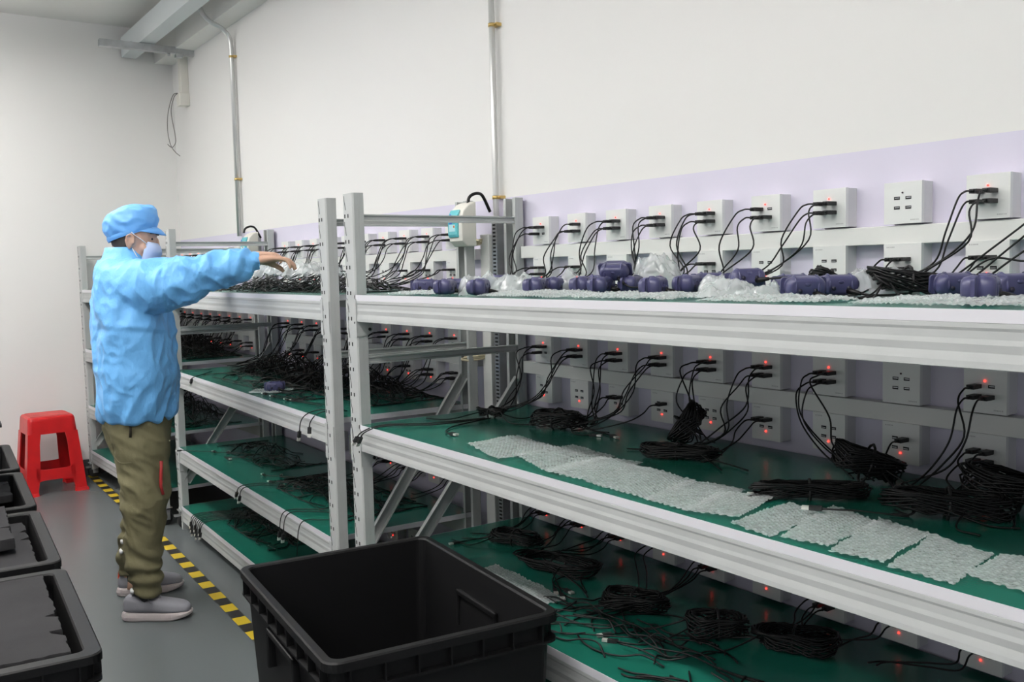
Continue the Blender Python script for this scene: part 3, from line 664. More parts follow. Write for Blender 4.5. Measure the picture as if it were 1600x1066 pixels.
def crumple(label, cx, cy, sx, sy, h, rz, seed, z0=zT, fold=1.0, name='crumpled_bubble_wrap', grp='crumpled bubble wrap on the right rack top shelf', low=0.0):
    step = 0.0033; nu, nv = int(sx/step), int(sy/step); vs = []; fs = []
    for j in range(nv+1):
        for i in range(nu+1):
            a, b = i/nu-0.5, j/nv-0.5
            x, y = a*sx, b*sy
            q = Vector((x*17/fold, y*17/fold, seed*3.1)); q2 = Vector((x*38, y*38, seed*1.7)); q3 = Vector((x*90, y*90, seed*0.7))
            rid = 1-abs(noise.noise(q))*2.0; r2 = 1-abs(noise.noise(q2))*2.4; r3 = noise.noise(q3)
            env = max(0.0, 1-(2*a)**4)*max(0.0, 1-(2*b)**4)
            e2 = env**0.6; zz_ = h*(0.36+0.42*max(0, rid)+0.13*r2+0.07*r3)*(low+(1-low)*e2) + 0.0046*bubble_h(x, y)
            x += 0.012*noise.noise(q*1.3+Vector((7, 0, 0))); y += 0.012*noise.noise(q*1.3+Vector((0, 9, 0)))
            vs.append((x, y, max(0.0008, zz_)))
    for j in range(nv):
        for i in range(nu):
            k = j*(nu+1)+i; fs.append((k, k+1, k+nu+2, k+nu+1))
    mb = MB(); mb.add(vs, fs, 0, True); o = mb.build(name, M['bubble2'], None, (cx, cy, z0)); o.rotation_euler = (0, 0, rz)
    return tag(o, label, 'bubble wrap', grp)
crumple('bubble wrap lump wrapped round a navy device, nearest the twin posts', -1.10, -0.43, 0.15, 0.12, 0.070, 0.9, 3)
crumple('bubble wrap lump left of the pale faced navy device', -0.98, -0.41, 0.10, 0.12, 0.068, 0.9, 5)
crumple('bubble wrap lump standing behind the pale faced navy device', -0.91, -0.27, 0.11, 0.09, 0.075, 0.8, 7)
crumple('tall bubble wrap lump behind the middle cluster of devices', -0.72, -0.19, 0.13, 0.10, 0.105, 0.9, 9)
crumple('flat bubble wrap under the leftmost devices along the front edge', -1.28, -0.50, 0.26, 0.13, 0.014, 0.1, 11, low=0.3)
crumple('flat bubble wrap under the middle cluster along the front edge', -0.80, -0.47, 0.34, 0.17, 0.016, 0.0, 13, low=0.3)
crumple('flat bubble wrap under the pair with thick leads', -0.45, -0.47, 0.30, 0.18, 0.015, 0.05, 15, low=0.3)
crumple('bubble wrap lump left of the propped up navy device', -0.36, -0.33, 0.12, 0.13, 0.060, 0.8, 17)
crumple('bubble wrap lump in front of the propped up navy device', -0.235, -0.43, 0.15, 0.14, 0.045, 0.7, 19, low=0.2)
crumple('flat bubble wrap in front of the device showing two contacts', -0.10, -0.50, 0.26, 0.12, 0.014, 0.0, 21, low=0.3)
crumple('big bubble wrap lump behind the fanned cable coil, top shelf', -0.09, -0.225, 0.13, 0.11, 0.062, 0.9, 23)
crumple('flat bubble wrap under the rightmost navy devices', 0.22, -0.46, 0.26, 0.20, 0.014, 0.0, 25, low=0.3)
crumple('bubble wrap scrap under the navy device on the middle rack', -2.64, -0.455, 0.17, 0.10, 0.012, 0.9, 27, LB[1]+0.0005, grp='bubble wrap on the middle rack', low=0.3)
crumple('white bubble wrap heap under the hand of the man', -2.58, -0.40, 0.46, 0.24, 0.100, 0.75, 29, LB[0]+0.030, 2.0, grp='bubble wrap on the middle rack', low=0.55)

# ------------------------------------------------------------------ black crates and foam
def rrect(hx, hy, r, n=5):
    out = []
    for cx, cy, a0 in ((hx-r, hy-r, 0), (-hx+r, hy-r, 90), (-hx+r, -hy+r, 180), (hx-r, -hy+r, 270)):
        for k in range(n+1):
            a = math.radians(a0+90*k/n); out.append((cx+r*math.cos(a), cy+r*math.sin(a)))
    return out
def crate(label, cx, cy, zb, lx, ly, h, yaw, rim=0.017):
    r = thing('plastic_crate', label, 'crate', (cx, cy, zb), yaw, 'black plastic crates on the floor')
    hx, hy = lx/2, ly/2
    prof = [(-0.045, 0), (-0.016, h-0.062), (-0.002, h-0.060), (-0.002, h-0.055), (-0.016, h-0.054), (-0.014, h-0.020), (0, h-0.019), (0, h-0.003), (-0.003, h), (-rim, h), (-rim-0.003, h-0.004), (-0.052, 0.012)]
    b = MB(); b.rings([[(x, y, z) for x, y in rrect(hx+o, hy+o, 0.03+max(-0.012, o*0.5))] for o, z in prof], 0, True, False)
    g = b
    nx = int(lx/0.075); ny = int(ly/0.075)
    for s in (-1, 1):
        for i in range(nx+1):
            x = -hx+0.045+(lx-0.09)*i/nx; g.box(x-0.0015, x+0.0015, *sorted((s*(hy-0.0165), s*(hy-0.001))), h-0.056, h-0.018)
        for i in range(ny+1):
            y = -hy+0.045+(ly-0.09)*i/ny; g.box(*sorted((s*(hx-0.0165), s*(hx-0.001))), y-0.0015, y+0.0015, h-0.056, h-0.018)
    b.build('crate_body', M['crate'], r)
    for s in (-1, 1):
        k = MB(); y1 = s*(hy-0.020); y2 = s*(hy-0.002)
        for (xa, xb, za, zb_) in ((-0.10, 0.10, h-0.085, h-0.072), (-0.10, -0.088, h-0.16, h-0.072), (0.088, 0.10, h-0.16, h-0.072)):
            k.box(xa, xb, *sorted((y1-s*0.012, y2)), za, zb_)
        k.build('handle_frame', M['crate'], r, bevel=0.003)
    return r
def foam(label, cx, cy, z, lx, ly, t, yaw, seed, tilt=0.0, torn=0.012):
    R = random.Random(seed); top = []; n = 40
    per = []
    for (ax, ay, bx_, by_) in ((-1, -1, 1, -1), (1, -1, 1, 1), (1, 1, -1, 1), (-1, 1, -1, -1)):
        for k in range(n):
            q = k/n; x = (ax+(bx_-ax)*q)*lx/2; y = (ay+(by_-ay)*q)*ly/2
            e = torn*(noise.noise(Vector((x*22, y*22, seed)))*0.8+0.2*R.random())
            if R.random() < 0.04 and 0.1 < q < 0.9: e += torn*2.2
            per.append((x*(1-abs(e)/lx*2), y*(1-abs(e)/ly*2)))
    mb = MB(); mb.rings([[(x*0.997, y*0.997, 0) for x, y in per], [(x, y, 0.004) for x, y in per], [(x, y, t-0.004) for x, y in per], [(x*0.996, y*0.996, t) for x, y in per]], 0, True, False)
    o = mb.build('foam_sheet', M['foam'], None, (cx, cy, z)); o.rotation_euler = (tilt, 0, yaw)
    return tag(o, label, 'foam sheet', 'charcoal foam sheets in the left crates')
crate('large open empty black bin in the foreground', -0.853, -0.879, ZF, 0.665, 0.492, 0.585, -0.098)
HC = 0.545
CY = math.radians(-3.5)
def crate_at(i, h=HC):       # row of crates along the left aisle side, i = 0 nearest
    ex = Vector((-math.cos(CY), -math.sin(CY))); ey = Vector((math.sin(CY)*-1*-1, -math.cos(CY)))
    c = Vector((-0.965, -1.44))+ex*(0.325+0.712*i)+Vector((math.sin(CY), -math.cos(CY)))*0.24
    return c
for i, lab in enumerate(('black crate at bottom left, foam sheet lying in its rim', 'black crate second from the front at left, foam sheet raised on top', 'third black crate at left, in front of the red stool', 'fourth black crate at left, mostly cut off by the picture edge')):
    c = crate_at(i); crate(lab, c.x, c.y, ZF, 0.65, 0.48, HC, CY, 0.030)
c = crate_at(0); foam('worn charcoal foam sheet lying inside the nearest left crate', c.x-0.010, c.y-0.006, ZF+HC-0.032, 0.572, 0.388, 0.03, CY, 4)
c = crate_at(1); foam('lower charcoal foam sheet inside the second left crate', c.x, c.y-0.01, ZF+HC-0.055, 0.585, 0.405, 0.03, CY, 5)
foam('charcoal foam sheet propped above the rim of the second left crate', c.x-0.13, c.y-0.055, ZF+HC-0.018, 0.44, 0.42, 0.03, CY, 6, 0.05)
c = crate_at(2); foam('charcoal foam flap inside the third left crate', c.x-0.16, c.y+0.0, ZF+HC-0.05, 0.28, 0.40, 0.025, CY, 7, 0.0)

crate('black crate stacked on the third left crate, at the left picture edge', -2.86, -1.72, ZF+HC+0.001, 0.55, 0.44, 0.235, CY, 0.022)
foam('thin charcoal foam sheet lying on the stacked crate, tip showing at the left edge', -2.86, -1.63, ZF+HC+0.237, 0.50, 0.46, 0.010, CY, 9)

# ------------------------------------------------------------------ red stool
def stool():
    r = thing('plastic_stool', 'red plastic stool against the white wall at left', 'stool', (-5.30, -0.885, ZF), 0.05)
    H = 0.462; wb, wt = 0.168, 0.128
    def hw(z): return wb+(wt-wb)*z/H
    def P(s, a, z, off=0.0): # point on side s (0..3), a along in half widths(-1..1 metric), z
        w = hw(z)-off; q = [(a, -w), (w, a), (-a, w), (-w, -a)][s]; return (q[0], q[1], z)
    def panel(mb, s, quad):  # quad of (a, z) as slab
        t = 0.006; o = [P(s, a, z) for a, z in quad]; i = [P(s, a*0.97 if abs(a) > hw(z)*0.95 else a, z, t) for a, z in quad]
        mb.hexa([o[0], o[1], i[1], i[0], o[3], o[2], i[2], i[3]])
    seat = MB()
    n = 4
    rings = []
    for (w, z) in ((hw(0.36), 0.36), (hw(0.44), 0.44), (wt-0.001, 0.452), (wt-0.008, H-0.002), (wt-0.016, H)): rings.append([(x, y, z) for x, y in rrect(w, w, 0.026)])
    seat.rings(rings, 0, True, False)
    seat.build('seat', [M['stool']], r)
    top = MB(); top.rings([[(x, y, z) for x, y in rrect(wt-0.02, wt-0.02, 0.02)] for z in (H-0.001, H+0.002)], 0, True, False); top.build('seat_pad', M['stooltop'], r)
    for q in range(4):
        mb = MB()
        for s, sg in ((q, 1), ((q+1) % 4, -1)):
            zs = [0, 0.025, 0.11, 0.16, 0.30, 0.365]; inner = [0.098, 0.102, 0.086, 0.082, 0.076, 0.066]
            for k in range(len(zs)-1):
                z0, z1 = zs[k], zs[k+1]; a0, a1 = inner[k]*1.0, inner[k+1]
                panel(mb, s, [(sg*a0, z0), (sg*hw(z0), z0), (sg*hw(z1), z1), (sg*a1, z1)] if sg > 0 else [(-hw(z0), z0), (-a0, z0), (-a1, z1), (-hw(z1), z1)])
        # foot flare
        s = q; c = hw(0.0); sx, sy = [(1, -1), (1, 1), (-1, 1), (-1, -1)][q]
        mb.hexa([(sx*(c-0.06), sy*(c+0.008), 0), (sx*(c+0.008), sy*(c+0.008), 0), (sx*(c+0.008), sy*(c-0.06), 0), (sx*(c-0.06), sy*(c-0.06), 0),
                 (sx*(c-0.06), sy*(c+0.004), 0.018), (sx*(c+0.003), sy*(c+0.004), 0.018), (sx*(c+0.003), sy*(c-0.06), 0.018), (sx*(c-0.06), sy*(c-0.06), 0.018)])
        mb.build('leg', M['stool'], r)
    for s in range(4):
        mb = MB(); R_ = []
        for a in (-0.108, -0.098, -0.090, -0.080, -0.06, 0.06, 0.080, 0.090, 0.098, 0.108):
            e = max(0.0, (abs(a)-0.066)/0.042); zl = 0.088-0.020*e*e; zh = 0.150+0.030*e*e
            R_.append([P(s, a, zl), P(s, a, zh), P(s, a, zh, 0.006), P(s, a, zl, 0.006)])
        mb.rings(R_, 0, True, False)
        mb.build('stretcher', M['stool'], r)
    return r
stool()

# ------------------------------------------------------------------ hazard tape on the floor
def tape():
    a = Vector((-5.56, -0.606)); m_ = Vector((-3.70, -0.645)); e = Vector((-2.05, -0.712)); w = 0.05; mb = MB(); d = 0.0; k = 0
    pts = []
    L1 = (m_-a).length; L = L1+(e-m_).length; st = 0.082
    def at(s): return (a+(m_-a)*(s/L1)) if s < L1 else (m_+(e-m_)*((s-L1)/(L-L1)))
    s = 0
    while s < L-st:
        p, q = at(s), at(s+st); t = (q-p).normalized(); n = Vector((-t.y, t.x))*w/2; sk = t*0.0
        c = [p-n, q-n, q+n, p+n]
        mb.add([(v.x, v.y, ZF+0.0008) for v in c], [(0, 1, 2, 3)], k % 2); s += st; k += 1
    o = mb.build('floor_tape', [M['yellow'], M['black_tape']]); tag(o, 'yellow and black striped hazard tape on the floor in front of the racks', 'floor tape')
tape()

# ------------------------------------------------------------------ things on the wall and under the ceiling
def pipe(label, pts, r, clips):
    mb = MB(); mb.tube(pts, r, 14); o = mb.build('conduit_pipe', M['conduit']); tag(o, label, 'conduit', 'metal conduits on the back wall')
    for z in clips:
        c = MB(); x = pts[0][0]; c.cyl((x, pts[0][1], z-0.006), (x, pts[0][1], z+0.006), r+0.002, 14); c.box(x-r, x+r+0.016, pts[0][1]+0.002, WY, z-0.005, z+0.005)
        c.ball((x+r+0.009, 0.018, z), 0.004); c.build('pipe_clip', M['brass'], o)
pipe('metal conduit on the back wall that bends over near the ceiling', [(-4.33, 0.018, 0.10), (-4.33, 0.018, 1.13)]+spline([(-4.33, 0.018, 1.15), (-4.33, 0.010, 1.205), (-4.33, -0.030, 1.250), (-4.335, -0.095, 1.282), (-4.34, -0.135, 1.330), (-4.345, -0.146, 1.40), (-4.345, -0.146, 1.5)], 5), 0.0125, (0.42, 1.10))
pipe('straight metal conduit on the back wall above the twin posts', [(-1.717, 0.018, -1.2), (-1.717, 0.018, 1.5)], 0.0105, (0.125, 0.70))
def breaker(label, x0, x1, z0, z1, yf=-0.132):
    r = thing('breaker_box', label, 'breaker box', (x0, 0, z0), 0, 'white breaker boxes by the rear posts'); w = x1-x0; h = z1-z0
    yb = yf+0.058
    prof = [(yb, 0), (yf+0.02, 0), (yf+0.002, 0.018), (yf, 0.04), (yf, h-0.055), (yf+0.008, h-0.03), (yf+0.03, h-0.008), (yf+0.05, h), (yb, h)]
    mb = MB(); mb.extrude(prof, lambda p, x: (x, p[0], p[1]), 0, w); mb.build('box_case', M['ivory'], r, bevel=0.004)
    d = MB(); prof2 = [(yf-0.004, 0.03), (yf-0.008, 0.04), (yf-0.008, h-0.05), (yf+0.004, h-0.026), (yf+0.008, h-0.026), (yf+0.002, h-0.05), (yf+0.002, 0.03)]
    d.extrude(prof2, lambda p, x: (x, p[0], p[1]), 0.008, w-0.02); dd = d.build('clear_door', M['teal'], r, bevel=0.002)
    k = MB(); k.box(-0.012, w*0.75, yb, yb+0.008, 0.015, h-0.03); k.box(-0.04, -0.012, yb+0.002, -0.03, 0.05, 0.07); k.box(-0.04, -0.012, yb+0.002, -0.03, 0.09, 0.11); k.build('mounting_plate', M['steel'], r)
    l = MB(); l.box(0.018, w-0.03, yf-0.0095, yf-0.008, 0.05, h-0.075); l.build('label_panel', M['teal_in'], dd)
    k = MB(); k.box(0.022, 0.038, yf-0.0105, yf-0.0094, 0.075, 0.098); k.ball((0.03, yf-0.0098, 0.103), 0.006, sc=(1, 0.2, 1)); k.build('blue_mark', M['blue_mark'], dd)
    s = MB(); s.ball((0.05, yf-0.0095, 0.066), 0.0045, sc=(1, 0.5, 1)); s.build('orange_button', M['orange_mark'], dd)
    hose = MB(); hose.tube(spline([(w*0.62, -0.085, h-0.004), (w*0.60, -0.08, h+0.014), (w*0.62, -0.066, h+0.026), (w*0.66, -0.045, h+0.030), (w*0.55, -0.02, h+0.02), (w*0.5, 0.01, h-0.03)], 6), 0.0055, 8); hose.build('black_hose', M['cable'], r)
breaker('white breaker box with teal door beside the twin rear posts', -1.785, -1.700, -0.040, 0.108)
breaker('white breaker box with teal door behind the arm of the man', -4.02, -3.915, -0.04, 0.106, -0.080)
mb = MB(); mb.box(-1.752, -1.700, -0.028, WY, ZF, 0.0); tag(mb.build('vertical_trunking', M['trunk'], bevel=0.002), 'white vertical cable trunking between the twin rear posts', 'cable trunking')
mb = MB(); mb.box(-1.690, -1.662, -0.02, WY, ZF, 0.055, 0)
for i in range(110): mb.box(-1.684, -1.668, -0.0208, -0.0195, 0.045-0.0127*i-0.006, 0.045-0.0127*i, 1)
tag(mb.build('perforated_strip', [M['steel'], M['hole']]), 'dark perforated cable strip beside the vertical white trunking', 'cable strip')
def cord(label, c, rx, ry, tail):
    mb = MB()
    for k in range(3):
        mb.tube([(c[0]+rx*math.cos(a)*(1+0.04*k), c[1]+ry*math.sin(a)*(1+0.04*k), c[2]+0.006*k+0.003*math.sin(a*2)) for a in [2*PI*i/20 for i in range(20)]], 0.0038, 6, closed=True)
    mb.tube(spline([(c[0]+rx*0.2, c[1]-ry*1.02, c[2]+0.005)]+tail, 5), 0.004, 6)
    tag(mb.build('tie_cord', M['rope']), label, 'cord', 'cream cords tied round the rear posts')
cord('cream cord tied round the rear post below the breaker box', (-1.787, -0.036, -0.03), 0.045, 0.034, [(-1.76, -0.085, -0.028), (-1.72, -0.08, -0.02), (-1.69, -0.07, -0.022)])
cord('cream cord tied round the rear post over the middle shelf', (-1.787, -0.036, -0.425), 0.045, 0.034, [(-1.80, -0.085, -0.428), (-1.76, -0.08, -0.43)])
cord('cream cord tied round the far rear post behind the hand', (-3.99, -0.02, -0.07), 0.045, 0.034, [(-3.97, -0.07, -0.065), (-3.93, -0.08, -0.06)])
# duct, bracket arm and hanger in the upper left corner
mb = MB(); y0, y1, z0, z1 = -0.285, -0.195, 1.30, 1.425
mb.box(-5.56, -3.0, y0, y1, z0, z1, 0); mb.box(-5.563, -5.56, y0+0.004, y1-0.004, z0+0.004, z1-0.004, 1)
tag(mb.build('ceiling_duct', [M['duct'], M['hole']], bevel=0.004), 'pale grey square duct running under the ceiling', 'duct')
mb = MB(); mb.extrude([(0, 0), (0.041, 0), (0.041, 0.041), (0.030, 0.041), (0.030, 0.036), (0.036, 0.036), (0.036, 0.005), (0.005, 0.005), (0.005, 0.036), (0.011, 0.036), (0.011, 0.041), (0, 0.041)], lambda p, y: (-5.12+p[0], y, 1.255+p[1]), -0.515, -0.03)
o = mb.build('strut_bracket', M['steel']); tag(o, 'galvanised strut arm sticking out below the duct', 'bracket')
mb = MB(); mb.box(-5.125, -5.085, -0.07, -0.03, 1.235, 1.50); mb.box(-5.118, -5.082, -0.03, WY, 1.25, 1.34); mb.build('wall_plate', M['steel'], o)
mb = MB(); mb.cyl((-5.10, -0.33, 1.302), (-5.10, -0.33, 1.296), 0.007, 8); mb.cyl((-5.10, -0.11, 1.255), (-5.10, -0.11, 1.24), 0.010, 8); mb.build('bolt', M['steel'], o)
mb = MB(); mb.box(-5.275, -5.225, -0.01, WY, 1.03, 1.5); o = mb.build('wall_casing', M['ivory'], bevel=0.003); tag(o, 'ivory cable casing running down the wall near the corner', 'cable casing')
mb = MB(); mb.box(-5.285, -5.215, -0.025, WY, 0.965, 1.045); mb.build('casing_end_box', M['ivory'], o, bevel=0.004)
mb = MB(); mb.tube(spline([(-5.25, -0.028, 1.045), (-5.28, -0.05, 1.03), (-5.33, -0.07, 0.93), (-5.36, -0.07, 0.82), (-5.345, -0.06, 0.73), (-5.29, -0.05, 0.68), (-5.22, -0.04, 0.645)], 8), 0.0026, 6)
mb.tube(spline([(-5.25, -0.026, 1.045), (-5.27, -0.045, 1.02), (-5.31, -0.055, 0.95), (-5.315, -0.05, 0.88), (-5.29, -0.045, 0.80), (-5.28, -0.045, 0.74), (-5.31, -0.055, 0.712), (-5.345, -0.06, 0.715), (-5.375, -0.07, 0.735)], 8), 0.0026, 6)
tag(mb.build('hanging_wire', M['wire']), 'thin grey wire loop hanging from the ivory casing', 'wire')
mb = MB(); mb.tube([(-5.05, -0.19, 1.497), (-4.98, -0.22, 1.488), (-4.92, -0.2, 1.493)], 0.004, 5); tag(mb.build('wire_scrap', M['wire']), 'short dark wire end under the ceiling by the duct', 'wire')

# ------------------------------------------------------------------ the man at the racks
def fuse(mb, name, voxel, smooth, mats, parent, disp=None):
    """grow one continuous skin round overlapping closed shapes"""
    me = mb.mesh('tmp', []); o = bpy.data.objects.new('tmp', me); C.objects.link(o)
    r = o.modifiers.new('r', 'REMESH'); r.mode = 'VOXEL'; r.voxel_size = voxel; r.use_smooth_shade = True
    s = o.modifiers.new('s', 'SMOOTH'); s.factor = 0.5; s.iterations = smooth
    dg = bpy.context.evaluated_depsgraph_get(); dg.update()
    out = bpy.data.meshes.new_from_object(o.evaluated_get(dg)); out.name = name
    bpy.data.objects.remove(o); bpy.data.meshes.remove(me)
    if disp:
        nrm = [v.normal.copy() for v in out.vertices]
        for v, n in zip(out.vertices, nrm): v.co = v.co + n*disp(v.co)
        out.update()
    out.materials.clear()
    for m in (mats if isinstance(mats, (list, tuple)) else [mats]): out.materials.append(m)
    out.polygons.foreach_set('use_smooth', [True]*len(out.polygons))
    ob = bpy.data.objects.new(name, out); C.objects.link(ob); ob.parent = parent
    return ob
def ell(cx, cy, z, rx, ry, n=28, sq=1.0):
    return [(cx+rx*math.copysign(abs(math.cos(2*PI*k/n))**sq, math.cos(2*PI*k/n)), cy+ry*math.copysign(abs(math.sin(2*PI*k/n))**sq, math.sin(2*PI*k/n)), z) for k in range(n)]
def limb(mb, P, R, seg=5, n=16):
    q = spline(P, seg); rr = []
    for i in range(len(P)-1):
        for k in range(seg): t = k/seg; t = t*t*(3-2*t); rr.append(R[i]*(1-t)+R[i+1]*t)
    rr.append(R[-1]); mb.tube(q, 0, n, radii=rr)
man = thing('person', 'person in light blue smock, cap and face mask, right arm stretched over the middle rack', 'person', (-2.76, -0.95, ZF), math.radians(-20))
HO = Vector((0, 0.03, 1.407))
HP = Matrix.Translation(HO) @ Matrix.Rotation(math.radians(-11), 4, 'X')
body = MB()
hd = MB()
for row in ():
    pass
hr = [(-0.110, 0.060, 0.025, 0.022), (-0.102, 0.070, 0.0, 0.036), (-0.082, 0.075, -0.035, 0.053), (-0.055, 0.077, -0.058, 0.063), (-0.02, 0.077, -0.075, 0.068), (0.02, 0.073, -0.088, 0.073), (0.045, 0.071, -0.094, 0.075), (0.07, 0.058, -0.092, 0.072), (0.095, 0.038, -0.080, 0.060), (0.112, 0.02, -0.05, 0.042), (0.120, -0.01, -0.025, 0.014)]
hd.rings([ell(0, (f+b_)/2, z, w, (f-b_)/2, 28) for z, f, b_, w in hr])
hd.tube([(0, 0.074, 0.028), (0, 0.080, 0.005), (0, 0.086, -0.022), (0, 0.082, -0.034)], 0, 10, radii=[0.006, 0.008, 0.010, 0.007])
for s in (-1, 1):
    hd.ball((s*0.012, 0.080, -0.03), 0.009)
    hd.tube([(s*0.012, 0.070, 0.042), (s*0.035, 0.063, 0.043), (s*0.055, 0.047, 0.038)], 0.006, 8)          # brow
    hd.ball((s*0.052, 0.040, -0.016), 0.022, sc=(0.8, 1, 0.9))                                            # cheek bone
    hd.ball((s*0.079, -0.008, 0.0), 0.019, sc=(0.35, 0.75, 1.45))                                         # ear
    hd.tube([(s*0.082, 0.006, -0.006), (s*0.086, 0.004, 0.016), (s*0.088, -0.008, 0.027), (s*0.088, -0.020, 0.018), (s*0.086, -0.021, 0.0), (s*0.083, -0.014, -0.018), (s*0.079, -0.004, -0.027)], 0.0045, 8)
hd.tube([(-0.026, 0.073, -0.066), (0, 0.080, -0.064), (0.026, 0.073, -0.066)], 0.006, 8); hd.tube([(-0.022, 0.073, -0.076), (0, 0.079, -0.076), (0.022, 0.073, -0.076)], 0.006, 8)
hd.xf(HP); body.v += []; 
def merge(a, b_): a.add(b_.v, b_.f, 0, True)
merge(body, hd)
limb(body, [(0, 0.005, 1.39), (0, -0.01, 1.33), (0, -0.015, 1.27), (0, -0.01, 1.2)], [0.056, 0.056, 0.058, 0.07])
limb(body, [(0, -0.01, 1.25), (0, 0.0, 1.1), (0, 0.01, 0.95), (-0.01, 0.01, 0.80)], [0.10, 0.12, 0.115, 0.12])
def arm(s, sh, el, wr, kn, dz=0.0):
    limb(body, [(0, -0.01, 1.22), sh, ((sh[0]+el[0])/2, (sh[1]+el[1])/2, (sh[2]+el[2])/2-0.004), el, wr], [0.05, 0.046, 0.044, 0.040, 0.025])
    W = Vector(wr); K = Vector(kn); d = (K-W).normalized(); side = d.cross(Vector((0, 0, 1))).normalized(); up = side.cross(d)
    # palm: three bars side by side
    for q, r0 in ((-0.024, 0.013), (-0.008, 0.0145), (0.008, 0.0145), (0.023, 0.013)):
        limb(body, [W+side*q*0.55, W+(K-W)*0.55+side*q*0.9+up*0.003, K+side*q], [0.017, r0, 0.0105], 5, 10)
    lens = ((-0.030, 0.92), (-0.010, 1.0), (0.010, 0.97), (0.029, 0.78))     # side -> length; index first for the right hand
    if s > 0: lens = tuple((q, L) for q, L in lens)
    for i, (q, L) in enumerate(lens):
        b0 = K+side*q*0.88; bend = (0.42, 0.50, 0.55, 0.62)[i]
        d1 = (d*math.cos(bend*0.5)-up*math.sin(bend*0.5)); d2 = (d*math.cos(bend*1.7)-up*math.sin(bend*1.7)); d3 = (d*math.cos(bend*2.3)-up*math.sin(bend*2.3))
        p1 = b0+d1*0.034*L; p2 = p1+d2*0.025*L; p3 = p2+d3*0.020*L
        sp = side*q*0.10
        limb(body, [b0-d*0.012, b0, p1+sp, p2+sp, p3+sp*0.6], [0.0098, 0.0095, 0.0086, 0.0078, 0.0058], 5, 10)
    t0 = W+d*0.022-side*0.020*s-up*0.004; t1 = t0+d*0.030-side*0.014*s-up*0.014; t2 = t1+d*0.026-up*0.016; t3 = t2+d*0.014-up*0.016
    limb(body, [W, t0, t1, t2, t3], [0.017, 0.0145, 0.0108, 0.0095, 0.0066], 5, 10)
arm(1, (0.14, 0.0, 1.240), (0.205, 0.235, 1.285), (0.20, 0.470, 1.328), (0.20, 0.548, 1.333))
arm(-1, (-0.14, 0.0, 1.240), (-0.21, 0.22, 1.28), (-0.16, 0.43, 1.345), (-0.15, 0.505, 1.358))
for s, hx, hy, kx, ky, ax_, ay in ((1, 0.085, 0.01, 0.10, 0.03, 0.10, 0.0), (-1, -0.095, 0.01, -0.14, 0.0, -0.195, -0.085)):
    limb(body, [(hx*0.6, 0.01, 0.84), (hx, hy, 0.74), (kx, ky, 0.42), (ax_, ay, 0.10), (ax_, ay+0.02, 0.04)], [0.09, 0.075, 0.045, 0.024, 0.022])
    limb(body, [(ax_, ay, 0.045), (ax_+0.01, ay+0.10, 0.032)], [0.03, 0.026], 4, 12)
fuse(body, 'body', 0.0034, 3, M['skin'], man)
# eyes
for s in (-1, 1):
    e = MB(); e.ball(HP @ Vector((s*0.034, 0.0545, 0.022)), 0.0080, 0, 12, 8); e.ball(HP @ Vector((s*0.0350, 0.0590, 0.022)), 0.0056, 1, 8, 6)
    e.build('eye', [M['loop'], M['hole']], man)
    e = MB(); e.tube([HP @ Vector(p) for p in ((s*0.018, 0.0755, 0.042), (s*0.036, 0.069, 0.045), (s*0.054, 0.053, 0.041))], 0.0028, 6); e.build('eyebrow', M['hair'], man)
# hair below the cap
hb = MB(); rings_ = []
for z, g in ((-0.058, 0.0012), (-0.045, 0.004), (-0.02, 0.0050), (0.01, 0.0055), (0.045, 0.005)):
    for (z0, f0, b0, w0), (z1, f1, b1, w1) in zip(hr, hr[1:]):
        if z0 <= z <= z1:
            t = (z-z0)/(z1-z0); f_, b_, w_ = f0+(f1-f0)*t, b0+(b1-b0)*t, w0+(w1-w0)*t
    cy, ry = (f_+b_)/2, (f_-b_)/2
    a0 = math.radians(198-30*max(0, (z+0.03)/0.08)); a1 = 3*PI-a0
    rings_.append([HP @ Vector(((w_+g)*math.cos(a0+(a1-a0)*k/24), cy+(ry+g)*math.sin(a0+(a1-a0)*k/24), z)) for k in range(25)])
vs_ = [p for r_ in rings_ for p in r_]; hb.add(vs_, [(j*25+k, j*25+k+1, (j+1)*25+k+1, (j+1)*25+k) for j in range(4) for k in range(24)], 0, True)
h_o = hb.build('hair', M['hair'], man); sol = h_o.modifiers.new('thick', 'SOLIDIFY'); sol.thickness = 0.004; sol.offset = -1
